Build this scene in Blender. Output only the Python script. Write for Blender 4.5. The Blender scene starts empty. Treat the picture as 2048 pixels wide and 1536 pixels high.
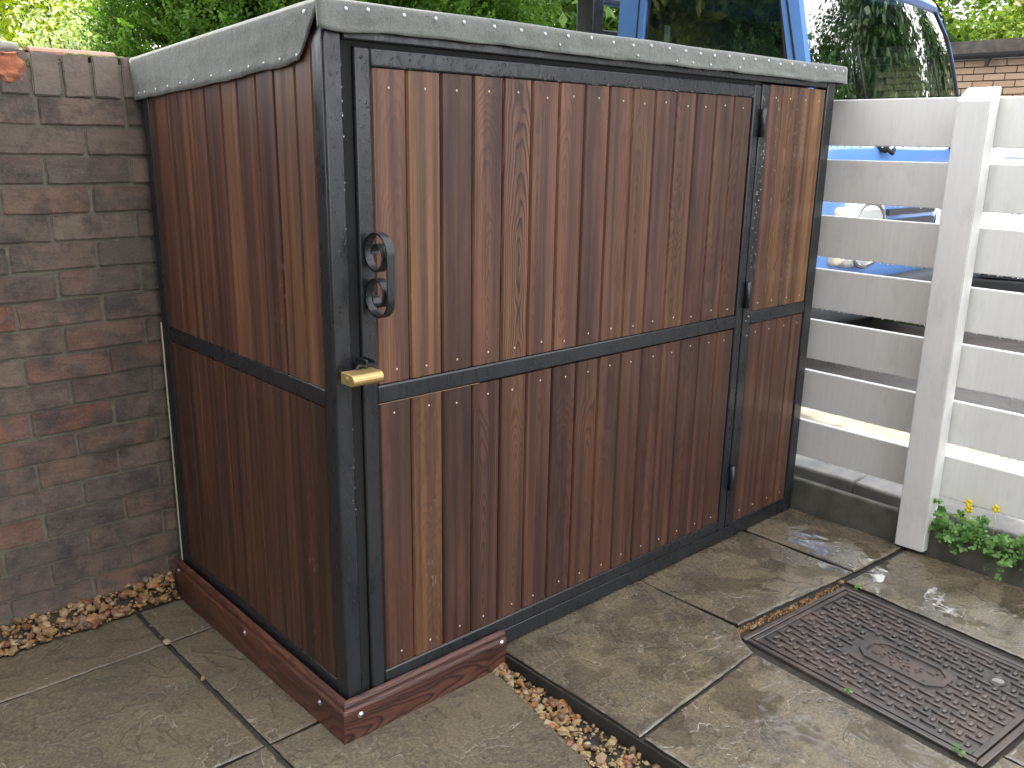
import bpy, bmesh, math, random
import numpy as np
from mathutils import Vector, Matrix, noise as mn

random.seed(7)
rng = np.random.default_rng(11)
S = bpy.context.scene
C = S.collection
R = math.radians

# ------------------------------------------------------------------ camera
cd = bpy.data.cameras.new('camera')
cam = bpy.data.objects.new('camera', cd); C.objects.link(cam)
cd.sensor_fit = 'HORIZONTAL'; cd.sensor_width = 36.0
cd.lens = 36.0 * 1770.74 / 2048.0
cd.clip_start = 0.02; cd.clip_end = 500
yaw, pitch, roll = 0.7382, 0.2663, -0.0165
f0 = Vector((math.sin(yaw), math.cos(yaw), 0)); r0 = Vector((math.cos(yaw), -math.sin(yaw), 0)); up = Vector((0, 0, 1))
fw = f0 * math.cos(pitch) - up * math.sin(pitch)
dn = -(up * math.cos(pitch) + f0 * math.sin(pitch))
rt = r0 * math.cos(roll) + dn * math.sin(roll)
dn = dn * math.cos(roll) - r0 * math.sin(roll)
M = Matrix((rt, -dn, -fw)).transposed().to_4x4()
M.translation = Vector((-0.9349, -1.5827, 1.3161))
cam.matrix_world = M
S.camera = cam

# ------------------------------------------------------------------ light
SUN_EL, SUN_AZ = R(55), R(6)
W = bpy.data.worlds.new('World'); S.world = W; W.use_nodes = True
wn = W.node_tree; wn.nodes.clear()
sky = wn.nodes.new('ShaderNodeTexSky'); sky.sky_type = 'NISHITA'; sky.sun_disc = False
sky.sun_elevation = SUN_EL; sky.sun_rotation = SUN_AZ; sky.dust_density = 2.0
tc = wn.nodes.new('ShaderNodeTexCoord')
cn = wn.nodes.new('ShaderNodeTexNoise'); cn.inputs['Scale'].default_value = 2.4; cn.inputs['Detail'].default_value = 6
cr = wn.nodes.new('ShaderNodeValToRGB')
cr.color_ramp.elements[0].position = 0.36; cr.color_ramp.elements[1].position = 0.54
cmix = wn.nodes.new('ShaderNodeMixRGB'); cmix.inputs[2].default_value = (22.0, 22.3, 22.8, 1)
bg = wn.nodes.new('ShaderNodeBackground'); bg.inputs['Strength'].default_value = 0.10
wo = wn.nodes.new('ShaderNodeOutputWorld')
L = wn.links.new
L(tc.outputs['Generated'], cn.inputs['Vector']); L(cn.outputs[0], cr.inputs[0])
L(cr.outputs[0], cmix.inputs[0]); L(sky.outputs[0], cmix.inputs[1])
L(cmix.outputs[0], bg.inputs[0]); L(bg.outputs[0], wo.inputs[0])
sl = bpy.data.lights.new('sun', 'SUN'); sl.energy = 4.5; sl.angle = R(0.6); sl.color = (1.0, 0.95, 0.86)
so = bpy.data.objects.new('sun', sl); C.objects.link(so)
sv = Vector((math.sin(SUN_AZ) * math.cos(SUN_EL), math.cos(SUN_AZ) * math.cos(SUN_EL), math.sin(SUN_EL)))
so.rotation_euler = sv.to_track_quat('Z', 'Y').to_euler(); so.location = sv * 30
S.view_settings.view_transform = 'Standard'; S.view_settings.look = 'None'
S.view_settings.exposure = 1.08; S.view_settings.gamma = 1.0
S.view_settings.use_curve_mapping = False
S.cycles.max_bounces = 8; S.cycles.transparent_max_bounces = 12
S.cycles.use_adaptive_sampling = True; S.cycles.adaptive_threshold = 0.02
S.cycles.use_denoising = True

# ------------------------------------------------------------------ node helpers
class NT:
    def __init__(s, name):
        s.m = bpy.data.materials.new(name); s.m.use_nodes = True
        s.t = s.m.node_tree; s.b = s.t.nodes['Principled BSDF']
    def n(s, typ, **kw):
        nd = s.t.nodes.new(typ)
        for k, v in kw.items(): setattr(nd, k, v)
        return nd
    def put(s, sock, v):
        if hasattr(v, 'is_output'): s.t.links.new(v, sock)
        elif v is not None:
            if isinstance(v, (tuple, list)) and len(v) == 3 and sock.type == 'RGBA': v = (*v, 1)
            sock.default_value = v
    def math(s, op, a, b=None, c=None, clamp=False):
        nd = s.n('ShaderNodeMath', operation=op); nd.use_clamp = clamp
        s.put(nd.inputs[0], a)
        if b is not None: s.put(nd.inputs[1], b)
        if c is not None: s.put(nd.inputs[2], c)
        return nd.outputs[0]
    def mix(s, f, a, b, blend='MIX'):
        nd = s.n('ShaderNodeMixRGB', blend_type=blend)
        s.put(nd.inputs[0], f); s.put(nd.inputs[1], a); s.put(nd.inputs[2], b)
        return nd.outputs[0]
    def ramp(s, f, stops):
        nd = s.n('ShaderNodeValToRGB'); e = nd.color_ramp.elements
        while len(e) < len(stops): e.new(0.5)
        for q, (p, c) in zip(e, stops):
            q.position = p; q.color = (c, c, c, 1) if isinstance(c, (int, float)) else (*c, 1)
        s.put(nd.inputs[0], f); return nd.outputs[0]
    def coord(s, kind='Object', scale=(1, 1, 1)):
        t = s.n('ShaderNodeTexCoord').outputs[kind]
        if scale == (1, 1, 1): return t
        m = s.n('ShaderNodeMapping'); s.put(m.inputs[0], t); m.inputs['Scale'].default_value = scale
        return m.outputs[0]
    def world(s, scale=(1, 1, 1)):
        t = s.n('ShaderNodeNewGeometry').outputs['Position']
        m = s.n('ShaderNodeMapping'); s.put(m.inputs[0], t); m.inputs['Scale'].default_value = scale
        return m.outputs[0]
    def noise(s, vec, scale, detail=4, rough=0.5, w=None, dist=0.0):
        nd = s.n('ShaderNodeTexNoise')
        if w is not None: nd.noise_dimensions = '4D'; s.put(nd.inputs['W'], w)
        s.put(nd.inputs['Vector'], vec); nd.inputs['Scale'].default_value = scale
        nd.inputs['Detail'].default_value = detail; nd.inputs['Roughness'].default_value = rough
        nd.inputs['Distortion'].default_value = dist
        return nd.outputs[0]
    def vor(s, vec, scale, feature='F1', out='Distance', rnd=1.0):
        nd = s.n('ShaderNodeTexVoronoi', feature=feature); s.put(nd.inputs['Vector'], vec)
        nd.inputs['Scale'].default_value = scale; nd.inputs['Randomness'].default_value = rnd
        return nd.outputs[out]
    def attr(s, name, out='Fac', typ='OBJECT'):
        nd = s.n('ShaderNodeAttribute', attribute_type=typ, attribute_name=name); return nd.outputs[out]
    def rnd(s): return s.n('ShaderNodeObjectInfo').outputs['Random']
    def bump(s, h, strength=0.3, dist=0.01, normal=None):
        nd = s.n('ShaderNodeBump'); s.put(nd.inputs['Height'], h)
        nd.inputs['Strength'].default_value = strength; nd.inputs['Distance'].default_value = dist
        if normal is not None: s.put(nd.inputs['Normal'], normal)
        return nd.outputs[0]
    def out(s, color=None, rough=None, normal=None, **kw):
        if color is not None: s.put(s.b.inputs['Base Color'], color)
        if rough is not None: s.put(s.b.inputs['Roughness'], rough)
        if normal is not None: s.put(s.b.inputs['Normal'], normal)
        for k, v in kw.items(): s.put(s.b.inputs[k.replace('_', ' ')], v)
        return s.m

def flat(name, color, rough=0.5, **kw):
    q = NT(name); n = q.noise(q.world(), 30, 4)
    col = q.mix(q.math('MULTIPLY', n, 0.5), color, tuple(c * 0.6 for c in color))
    return q.out(col, rough, **kw)

# ------------------------------------------------------------------ materials
def make_wood(name, early, late, dark, orange, rough=0.42):
    q = NT(name)
    sep = q.n('ShaderNodeSeparateXYZ'); q.put(sep.inputs[0], q.coord('Object'))
    x, y, z = sep.outputs
    seed = q.attr('seed')
    v1 = q.coord('Object', (5, 5, 1.5))
    n1 = q.math('SUBTRACT', q.noise(v1, 1.0, 3, 0.5, w=seed), 0.5)
    n2 = q.math('SUBTRACT', q.noise(q.coord('Object', (7, 7, 2.6)), 1.0, 3, 0.55, w=q.math('ADD', seed, 7.3)), 0.5)
    n3 = q.math('SUBTRACT', q.noise(q.coord('Object', (60, 60, 5)), 1.0, 2, 0.5, w=seed), 0.5)
    X = q.math('ADD', q.math('SUBTRACT', x, q.attr('pith_x')), q.math('MULTIPLY', n1, 0.05))
    Y = q.math('ADD', q.math('ADD', q.attr('pith_d'), q.math('MULTIPLY', z, q.attr('slope'))), q.math('MULTIPLY', n2, 0.09))
    r = q.math('SQRT', q.math('ADD', q.math('MULTIPLY', X, X), q.math('MULTIPLY', Y, Y)))
    kv = q.n('ShaderNodeTexVoronoi', voronoi_dimensions='4D'); q.put(kv.inputs['Vector'], q.coord('Object', (11, 0.0, 2.6))); kv.inputs['Scale'].default_value = 1.0; q.put(kv.inputs['W'], seed)
    kd = kv.outputs['Distance']
    kn = q.math('MULTIPLY', q.math('DIVIDE', 1.0, q.math('ADD', kd, 0.16)), q.math('MULTIPLY', q.attr('knot'), 0.9))
    kmask = q.math('MULTIPLY', q.ramp(kd, [(0.06, 1.0), (0.13, 0.0)]), q.attr('knot'))
    ring = q.math('FRACT', q.math('ADD', q.math('ADD', q.math('MULTIPLY', r, q.attr('rings')), kn), q.math('MULTIPLY', n3, 0.35)))
    lw = q.ramp(ring, [(0.0, 0.25), (0.12, 0.0), (0.5, 0.12), (0.82, 1.0), (0.95, 1.0), (1.0, 0.25)])
    lw = q.math('MULTIPLY', lw, q.attr('grain'))
    fib = q.noise(q.coord('Object', (260, 120, 6)), 1.0, 4, 0.65, w=seed)
    blot = q.noise(q.coord('Object', (16, 8, 2.2)), 1.0, 4, 0.6, w=q.math('ADD', seed, 3.1))
    blot = q.ramp(blot, [(0.42, 0.0), (0.66, 1.0)])
    streak = q.ramp(q.noise(q.coord('Object', (45, 8, 0.7)), 1.0, 3, 0.55, w=q.math('ADD', seed, 11.7)), [(0.40, 0.0), (0.62, 1.0)])
    base = q.mix(q.attr('tone'), early, orange)
    base = q.mix(q.math('MULTIPLY', streak, 0.74), base, q.mix(0.5, dark, late))
    base = q.mix(lw, base, late)
    base = q.mix(q.math('MULTIPLY', blot, q.attr('stain')), base, dark)
    base = q.mix(q.math('MULTIPLY', q.math('SUBTRACT', fib, 0.36, clamp=True), 1.7), base, q.mix(0.6, base, dark))
    base = q.mix(q.math('MULTIPLY', kmask, 0.85), base, dark)
    # pale primer flecks / spilled white spots
    fl = q.noise(q.coord('Object', (140, 60, 40)), 1.0, 3, 0.65, w=q.math('ADD', seed, 23.0))
    zone = q.ramp(q.noise(q.coord('Object', (14, 5, 1.1)), 1.0, 2, w=q.math('ADD', seed, 31.0)), [(0.5, 0.0), (0.66, 1.0)])
    fl = q.math('MULTIPLY', q.math('MULTIPLY', q.ramp(fl, [(0.60, 0.0), (0.66, 1.0)]), zone), q.attr('fleck'))
    base = q.mix(fl, base, (0.42, 0.36, 0.31))
    hv = q.n('ShaderNodeHueSaturation'); q.put(hv.inputs['Value'], q.attr('value')); q.put(hv.inputs['Color'], base)
    h = q.math('SUBTRACT', q.math('MULTIPLY', fib, 0.4), q.math('MULTIPLY', lw, 0.5))
    rg = q.math('ADD', q.math('MULTIPLY', blot, 0.12), rough)
    return q.out(hv.outputs[0], rg, q.bump(h, 0.22, 0.002), Specular_IOR_Level=0.42)

M_wood = make_wood('stained_wood', (0.138, 0.058, 0.037), (0.027, 0.0115, 0.0085), (0.022, 0.011, 0.0098), (0.178, 0.088, 0.036))
M_skirt = make_wood('mahogany_board', (0.135, 0.048, 0.030), (0.026, 0.010, 0.008), (0.022, 0.010, 0.009), (0.130, 0.05, 0.026), 0.42)

def make_black(name, col=(0.012, 0.0135, 0.0165)):
    q = NT(name)
    p = q.world()
    big = q.noise(q.world((9, 9, 3)), 1.0, 5, 0.6)
    wet = q.ramp(q.noise(q.world((30, 30, 9)), 1.0, 6, 0.7, dist=1.0), [(0.40, 0.0), (0.58, 1.0)])
    fine = q.noise(p, 260, 3)
    drops = q.ramp(q.vor(p, 120, rnd=1.0), [(0.0, 1.0), (0.28, 0.0)])
    c = q.mix(big, tuple(v * 0.75 for v in col), tuple(v * 1.5 for v in col))
    c = q.mix(q.math('MULTIPLY', wet, 0.3), c, tuple(v * 0.6 for v in col))
    rg = q.math('SUBTRACT', 0.42, q.math('MULTIPLY', wet, 0.16))
    h = q.math('ADD', q.math('MULTIPLY', fine, 0.25), q.math('MULTIPLY', drops, q.math('MULTIPLY', big, 0.5)))
    return q.out(c, rg, q.bump(h, 0.22, 0.0015), Specular_IOR_Level=0.5)
M_black = make_black('black_painted_steel')

def make_felt():
    q = NT('roofing_felt'); p = q.world()
    a = q.ramp(q.noise(p, 19, 6, 0.7), [(0.3, 0.0), (0.7, 1.0)]); b = q.noise(p, 480, 3, 0.75); d = q.noise(q.world((40, 40, 160)), 1.0, 3, 0.6)
    c = q.mix(a, (0.068, 0.077, 0.070), (0.165, 0.178, 0.162))
    c = q.mix(q.ramp(b, [(0.35, 0.0), (0.7, 0.7)]), c, (0.30, 0.32, 0.295))
    c = q.mix(q.math('MULTIPLY', d, 0.5), c, (0.06, 0.068, 0.06))
    return q.out(c, 0.95, q.bump(q.math('ADD', b, q.math('MULTIPLY', a, 2.0)), 0.6, 0.002), Sheen_Weight=0.35, Sheen_Roughness=0.4)
M_felt = make_felt()

def soot(q, c):
    p = q.world()
    m = q.ramp(q.noise(q.world((1, 1, 1.3)), 2.3, 5, 0.6), [(0.34, 0.0), (0.54, 1.0)])
    n = q.ramp(q.noise(p, 24, 5, 0.7), [(0.35, 0.25), (0.65, 1.0)])
    return q.mix(q.math('MULTIPLY', q.math('MULTIPLY', m, n), 0.52), c, (0.032, 0.029, 0.027))
def make_brick():
    q = NT('brick_clay'); p = q.world(); o = q.rnd()
    a = q.noise(p, 11, 6, 0.7); b = q.noise(p, 130, 5, 0.75); g = q.noise(p, 4.5, 5, 0.65)
    c = q.ramp(o, [(0.0, (0.125, 0.097, 0.083)), (0.35, (0.178, 0.127, 0.099)), (0.6, (0.205, 0.160, 0.124)), (0.8, (0.132, 0.097, 0.079)), (1.0, (0.195, 0.118, 0.086))])
    c = q.mix(q.attr('red'), c, q.mix(q.ramp(a, [(0.4, 0.0), (0.6, 1.0)]), (0.24, 0.075, 0.043), (0.12, 0.062, 0.05)))
    c = q.mix(q.ramp(a, [(0.46, 0.0), (0.62, 0.85)]), c, (0.056, 0.047, 0.045))
    c = q.mix(q.ramp(g, [(0.50, 0.0), (0.66, 0.6)]), c, (0.125, 0.112, 0.092))
    c = soot(q, c)
    c = q.mix(q.attr('pale'), c, (0.20, 0.172, 0.146))
    c = q.mix(q.ramp(b, [(0.52, 0.0), (0.75, 0.55)]), c, (0.19, 0.165, 0.14))
    c = q.mix(q.ramp(b, [(0.25, 0.6), (0.42, 0.0)]), c, (0.03, 0.027, 0.025))
    h = q.math('ADD', q.math('MULTIPLY', b, 0.7), q.math('MULTIPLY', a, 1.3))
    return q.out(c, 0.85, q.bump(h, 0.7, 0.005))
M_brick = make_brick()
def make_mortar():
    q = NT('mortar'); p = q.world(); a = q.noise(p, 9, 4); b = q.noise(p, 200, 3)
    c = q.mix(a, (0.125, 0.117, 0.09), (0.235, 0.212, 0.16)); c = q.mix(q.math('MULTIPLY', b, 0.5), c, (0.06, 0.06, 0.052)); c = q.mix(0.75, c, soot(q, c))
    c = q.mix(q.ramp(q.noise(p, 34, 4, 0.7), [(0.56, 0.0), (0.72, 0.8)]), c, (0.21, 0.19, 0.135))
    return q.out(c, 0.95, q.bump(b, 0.6, 0.004))
M_mortar = make_mortar()

def make_slab(name, wetness):
    q = NT(name); p = q.world(); o = q.rnd()
    a = q.noise(p, 5.5, 6, 0.62); b = q.noise(p, 42, 5, 0.65); f = q.noise(p, 420, 3, 0.7); w = q.noise(q.world((1, 1, 0.2)), 3.2, 4, 0.6)
    k_ = 1.12 if wetness > .3 else 0.72  # less wet left slabs also toned darker, standing in for shade there
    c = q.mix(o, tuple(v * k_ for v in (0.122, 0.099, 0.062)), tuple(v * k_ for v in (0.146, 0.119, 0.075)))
    c = q.mix(q.ramp(a, [(0.40, 0.0), (0.64, 0.9)]), c, (0.056, 0.049, 0.039))
    c = q.mix(q.ramp(b, [(0.45, 0.0), (0.72, 0.5)]), c, (0.085, 0.08, 0.068))
    c = q.mix(q.ramp(f, [(0.56, 0.0), (0.72, 0.6)]), c, (0.28, 0.245, 0.18)); c = q.mix(q.ramp(f, [(0.30, 0.5), (0.44, 0.0)]), c, (0.045, 0.04, 0.032))
    # cleft ledges: contour steps of a warped noise, with pale worn rims in places
    k = q.noise(q.world((1, 1, 0.0)), 4.2, 5, 0.5, w=q.math('MULTIPLY', o, 40), dist=0.6)
    m = q.ramp(q.noise(q.world((1, 1, 0.0)), 9.0, 3, 0.5, w=q.math('MULTIPLY', o, 17)), [(0.50, 0.0), (0.64, 1.0)])
    step = 0.0; rim = 0.0; under = 0.0
    for lv in (0.42, 0.50, 0.585):
        step = q.math('ADD', step, q.ramp(k, [(lv - 0.006, 0.0), (lv + 0.006, 1.0)]))
        under = q.math('MAXIMUM', under, q.ramp(k, [(lv - 0.012, 0.0), (lv - 0.003, 1.0), (lv - 0.001, 0.0)]))
        rim = q.math('MAXIMUM', rim, q.ramp(k, [(lv - 0.0025, 0.0), (lv + 0.000, 1.0), (lv + 0.0035, 0.0)]))
    c = q.mix(q.math('MULTIPLY', q.math('MULTIPLY', rim, m), 0.85), c, (0.34, 0.31, 0.25))
    c = q.mix(q.math('MULTIPLY', step, 0.10), c, (0.19, 0.15, 0.095))
    gr = q.noise(p, 130, 4, 0.75)
    c = q.mix(q.ramp(gr, [(0.50, 0.0), (0.68, 0.55)]), c, (0.255, 0.222, 0.145)); c = q.mix(q.ramp(gr, [(0.32, 0.65), (0.46, 0.0)]), c, (0.036, 0.032, 0.026))
    c = q.mix(q.math('MULTIPLY', under, 0.55), c, (0.035, 0.031, 0.025)); c = q.mix(q.math('MULTIPLY', q.math('MULTIPLY', rim, m), 0.6), c, (0.30, 0.275, 0.22))
    wt = q.ramp(w, [(0.32, 0.0), (0.50, 1.0)])
    pud = q.ramp(q.noise(q.world((1, 1, 0.2)), 7.0, 4, 0.55), [(0.515, 0.0), (0.545, 1.0)])
    pud = q.math('MULTIPLY', pud, 1.0 if wetness > .3 else 0.0)
    rg = q.math('SUBTRACT', 0.40 if wetness > .3 else 0.5, q.math('MULTIPLY', wt, wetness * .72))
    rg = q.math('MULTIPLY', rg, q.math('SUBTRACT', 1.0, q.math('MULTIPLY', pud, 0.85)))
    c = q.mix(q.math('MULTIPLY', pud, 0.45), c, (0.05, 0.042, 0.03))
    h = q.math('ADD', q.math('ADD', q.math('ADD', q.math('MULTIPLY', gr, 0.35), q.math('MULTIPLY', b, 0.6)), q.math('MULTIPLY', f, 0.16)), q.math('MULTIPLY', step, 0.9))
    nb = q.n('ShaderNodeBump'); q.put(nb.inputs['Height'], h); nb.inputs['Distance'].default_value = 0.005
    q.put(nb.inputs['Strength'], q.math('MULTIPLY', q.math('SUBTRACT', 0.55, q.math('MULTIPLY', wt, 0.25)), q.math('SUBTRACT', 1.0, q.math('MULTIPLY', pud, 0.9))))
    return q.out(c, rg, nb.outputs[0], Specular_IOR_Level=1.0 if wetness > .3 else 0.5)
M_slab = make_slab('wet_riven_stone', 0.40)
M_slab_dry_shaded = make_slab('damp_shaded_stone', 0.16)

def make_ground(name, c1, c2, sc=8, rough=0.9, fine=300):
    q = NT(name); p = q.world(); a = q.noise(p, sc, 6, 0.65); b = q.noise(p, fine, 3, 0.7)
    c = q.mix(q.ramp(a, [(0.35, 0.0), (0.65, 1.0)]), c1, c2); c = q.mix(q.ramp(b, [(0.5, 0.0), (0.8, 0.5)]), c, tuple(v * 1.7 for v in c2))
    return q.out(c, rough, q.bump(q.math('ADD', a, b), 0.5, 0.006))
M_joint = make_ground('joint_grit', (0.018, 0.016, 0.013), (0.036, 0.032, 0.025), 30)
M_soil = make_ground('dark_soil', (0.02, 0.017, 0.013), (0.045, 0.038, 0.028), 20)
M_drive = make_ground('sunlit_concrete', (0.20, 0.17, 0.13), (0.38, 0.33, 0.26), 5, fine=110)
M_shaded_tarmac = make_ground('wet_shaded_tarmac', (0.035, 0.032, 0.030), (0.085, 0.075, 0.065), 5, 0.55, 110)
M_kerb = make_ground('kerb_concrete', (0.060, 0.062, 0.050), (0.125, 0.122, 0.098), 9)
M_edge = make_ground('edging_blue_stone', (0.16, 0.165, 0.17), (0.27, 0.26, 0.24), 14)
M_lawn = make_ground('lawn_green', (0.03, 0.06, 0.012), (0.07, 0.11, 0.025), 10)

def make_stone():
    q = NT('gravel_stone'); o = q.rnd(); p = q.coord('Object')
    n = q.noise(p, 55, 4, 0.6, w=q.math('MULTIPLY', o, 30))
    c = q.ramp(o, [(0.0, (0.25, 0.095, 0.028)), (0.18, (0.30, 0.17, 0.06)), (0.36, (0.34, 0.25, 0.12)), (0.52, (0.17, 0.065, 0.033)), (0.68, (0.10, 0.075, 0.05)), (0.82, (0.22, 0.12, 0.05)), (1.0, (0.38, 0.33, 0.21))])
    c = q.mix(q.math('MULTIPLY', n, 0.6), c, q.mix(0.5, c, (0.12, 0.07, 0.03)))
    return q.out(c, 0.32, q.bump(n, 0.3, 0.003))
M_stone = make_stone()

def make_white():
    q = NT('white_fence_paint'); p = q.world()
    a = q.noise(q.world((90, 90, 7)), 1.0, 5, 0.65); b = q.noise(q.world((9, 9, 5)), 1.0, 6, 0.7); f = q.noise(p, 220, 2)
    c = q.mix(q.ramp(a, [(0.35, 0.0), (0.7, 0.6)]), (0.74, 0.74, 0.72), (0.66, 0.66, 0.625))
    c = q.mix(q.ramp(b, [(0.54, 0.0), (0.75, 0.45)]), c, (0.47, 0.48, 0.42))
    d = q.ramp(q.vor(p, 38), [(0.0, 1.0), (0.035, 0.0)])
    c = q.mix(q.math('MULTIPLY', d, 0.7), c, (0.06, 0.05, 0.04))
    return q.out(c, 0.45, q.bump(q.math('ADD', a, q.math('MULTIPLY', f, 0.4)), 0.22, 0.003))
M_white = make_white()

def make_leaf(name, cols, trans=0.55, rough=0.45):
    q = NT(name)
    t = q.attr('tint', 'Fac', 'GEOMETRY')
    c = q.ramp(t, [(i / (len(cols) - 1), k) for i, k in enumerate(cols)])
    d = q.n('ShaderNodeBsdfTranslucent'); q.put(d.inputs[0], q.mix(1.0, c, (1.0, 1.0, 0.55), 'MULTIPLY'))
    q.out(c, rough, Specular_IOR_Level=0.35)
    mx = q.n('ShaderNodeMixShader'); mx.inputs[0].default_value = trans
    q.t.links.new(q.b.outputs[0], mx.inputs[1]); q.t.links.new(d.outputs[0], mx.inputs[2])
    q.t.links.new(mx.outputs[0], q.t.nodes['Material Output'].inputs[0])
    return q.m
M_thuja = make_leaf('thuja_green', [(0.030, 0.075, 0.012), (0.085, 0.19, 0.026), (0.19, 0.35, 0.05)], 0.45)
M_gold = make_leaf('golden_conifer', [(0.10, 0.15, 0.02), (0.2, 0.25, 0.03), (0.3, 0.33, 0.05)], 0.5)
M_yellow = make_leaf('lime_leaf', [(0.16, 0.27, 0.010), (0.34, 0.44, 0.014), (0.50, 0.53, 0.02)], 0.6)
M_varieg = make_leaf('variegated_leaf', [(0.12, 0.26, 0.05), (0.5, 0.6, 0.32), (0.72, 0.75, 0.58)], 0.45)
M_green = make_leaf('green_leaf', [(0.045, 0.11, 0.018), (0.09, 0.18, 0.03), (0.16, 0.27, 0.05)], 0.5)
M_bright = make_leaf('bright_green_leaf', [(0.09, 0.18, 0.02), (0.19, 0.32, 0.03), (0.34, 0.46, 0.05)], 0.55)
M_dkgreen = make_leaf('dark_leaf', [(0.02, 0.05, 0.01), (0.04, 0.085, 0.018), (0.06, 0.12, 0.025)], 0.3)
M_celand = make_leaf('fern_leaf', [(0.08, 0.22, 0.05), (0.17, 0.36, 0.09), (0.32, 0.52, 0.18)], 0.45, 0.35)
M_petal = flat('yellow_petal', (0.85, 0.68, 0.02), 0.5)
M_bark = flat('bark', (0.055, 0.042, 0.03), 0.9)
def make_brass():
    q = NT('brushed_brass'); n = q.noise(q.world((40, 600, 600)), 1.0, 3)
    return q.out(q.mix(n, (0.44, 0.32, 0.13), (0.58, 0.44, 0.21)), 0.55, q.bump(n, 0.1, 0.001), Metallic=1.0)
M_brass = make_brass()
M_zinc = flat('zinc_screw', (0.62, 0.63, 0.64), 0.3, Metallic=1.0)
M_pin = flat('pale_pin', (0.62, 0.52, 0.38), 0.4)
M_nail = flat('galvanised_clout', (0.62, 0.66, 0.72), 0.35, Metallic=0.4)
M_cream = flat('cream_sealant', (0.62, 0.57, 0.45), 0.6)
M_rawwood = flat('raw_cut_wood', (0.44, 0.30, 0.14), 0.7)
def make_water():
    q = NT('rain_water'); return q.out((0.95, 0.97, 1.0), 0.02, IOR=1.33, Transmission_Weight=1.0)
M_water = make_water()
def make_iron():
    q = NT('wet_cast_iron'); p = q.world(); a = q.noise(p, 14, 5, 0.6); b = q.noise(p, 300, 3, 0.7)
    c = q.mix(q.ramp(a, [(0.38, 0.0), (0.62, 1.0)]), (0.046, 0.039, 0.036), (0.085, 0.062, 0.052))
    c = q.mix(q.ramp(q.noise(p, 4, 3), [(0.5, 0.0), (0.7, 0.7)]), c, (0.036, 0.034, 0.036))
    rg = q.math('ADD', 0.08, q.math('MULTIPLY', a, 0.28))
    return q.out(c, rg, q.bump(q.math('ADD', b, q.math('MULTIPLY', a, 0.6)), 0.35, 0.003), Specular_IOR_Level=0.9)
M_iron = make_iron()
def make_paint(name, col, rough=0.25):
    q = NT(name); n = q.noise(q.world(), 60, 3)
    return q.out(q.mix(n, col, tuple(v * 0.9 for v in col)), rough, Coat_Weight=0.6, Coat_Roughness=0.05)
M_blue = make_paint('blue_truck_paint', (0.12, 0.265, 0.62))
M_silver = make_paint('silver_car_paint', (0.42, 0.46, 0.52), 0.2)
M_plastic = flat('grey_plastic', (0.045, 0.05, 0.058), 0.55)
M_rubber = flat('black_rubber', (0.015, 0.015, 0.016), 0.7)
M_chrome = flat('chrome', (0.75, 0.76, 0.77), 0.12, Metallic=1.0)
M_white_plain = flat('white_lining', (0.72, 0.74, 0.72), 0.55)
M_seat = flat('grey_seat', (0.10, 0.11, 0.115), 0.85)
M_amber = flat('pale_amber_lens', (0.74, 0.68, 0.52), 0.2)
def make_lamp_glass():
    q = NT('headlight_glass'); w = q.n('ShaderNodeTexWave'); q.put(w.inputs[0], q.world()); w.inputs['Scale'].default_value = 60
    return q.out((0.8, 0.82, 0.82), 0.1, q.bump(w.outputs[1], 0.4, 0.004), Metallic=0.6)
M_lamp = make_lamp_glass()
def make_glass():
    q = NT('vehicle_glass')
    g = q.n('ShaderNodeBsdfGlossy'); g.inputs['Roughness'].default_value = 0.01; g.inputs[0].default_value = (1, 1, 1, 1)
    t = q.n('ShaderNodeBsdfTransparent'); t.inputs[0].default_value = (0.58, 0.71, 0.65, 1)
    fr = q.n('ShaderNodeFresnel'); fr.inputs[0].default_value = 1.5
    ad = q.math('ADD', q.math('MULTIPLY', fr.outputs[0], 1.7), 0.22, clamp=True)
    mx = q.n('ShaderNodeMixShader'); q.put(mx.inputs[0], ad)
    q.t.links.new(t.outputs[0], mx.inputs[1]); q.t.links.new(g.outputs[0], mx.inputs[2])
    q.t.links.new(mx.outputs[0], q.t.nodes['Material Output'].inputs[0]); return q.m
M_glass = make_glass()
M_garage = None
def make_gbrick():
    q = NT('buff_brick'); o = q.rnd(); n = q.noise(q.world(), 20, 4)
    return q.out(q.mix(n, q.mix(o, (0.36, 0.24, 0.15), (0.46, 0.33, 0.22)), (0.28, 0.19, 0.13)), 0.85)
M_gbrick = make_gbrick()
M_gfelt = make_ground('old_roof_felt', (0.05, 0.043, 0.037), (0.10, 0.085, 0.07), 12)
M_greenp = flat('green_gutter_paint', (0.02, 0.10, 0.055), 0.5)
M_tile = make_ground('clay_tile', (0.20, 0.10, 0.07), (0.30, 0.16, 0.12), 25)
M_pipe = make_ground('grey_clayware', (0.26, 0.25, 0.22), (0.40, 0.38, 0.33), 20)
M_moss = make_ground('moss_green', (0.07, 0.085, 0.02), (0.16, 0.16, 0.05), 40)
M_spall = make_ground('spalled_brick', (0.30, 0.10, 0.05), (0.42, 0.16, 0.085), 22)

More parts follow.
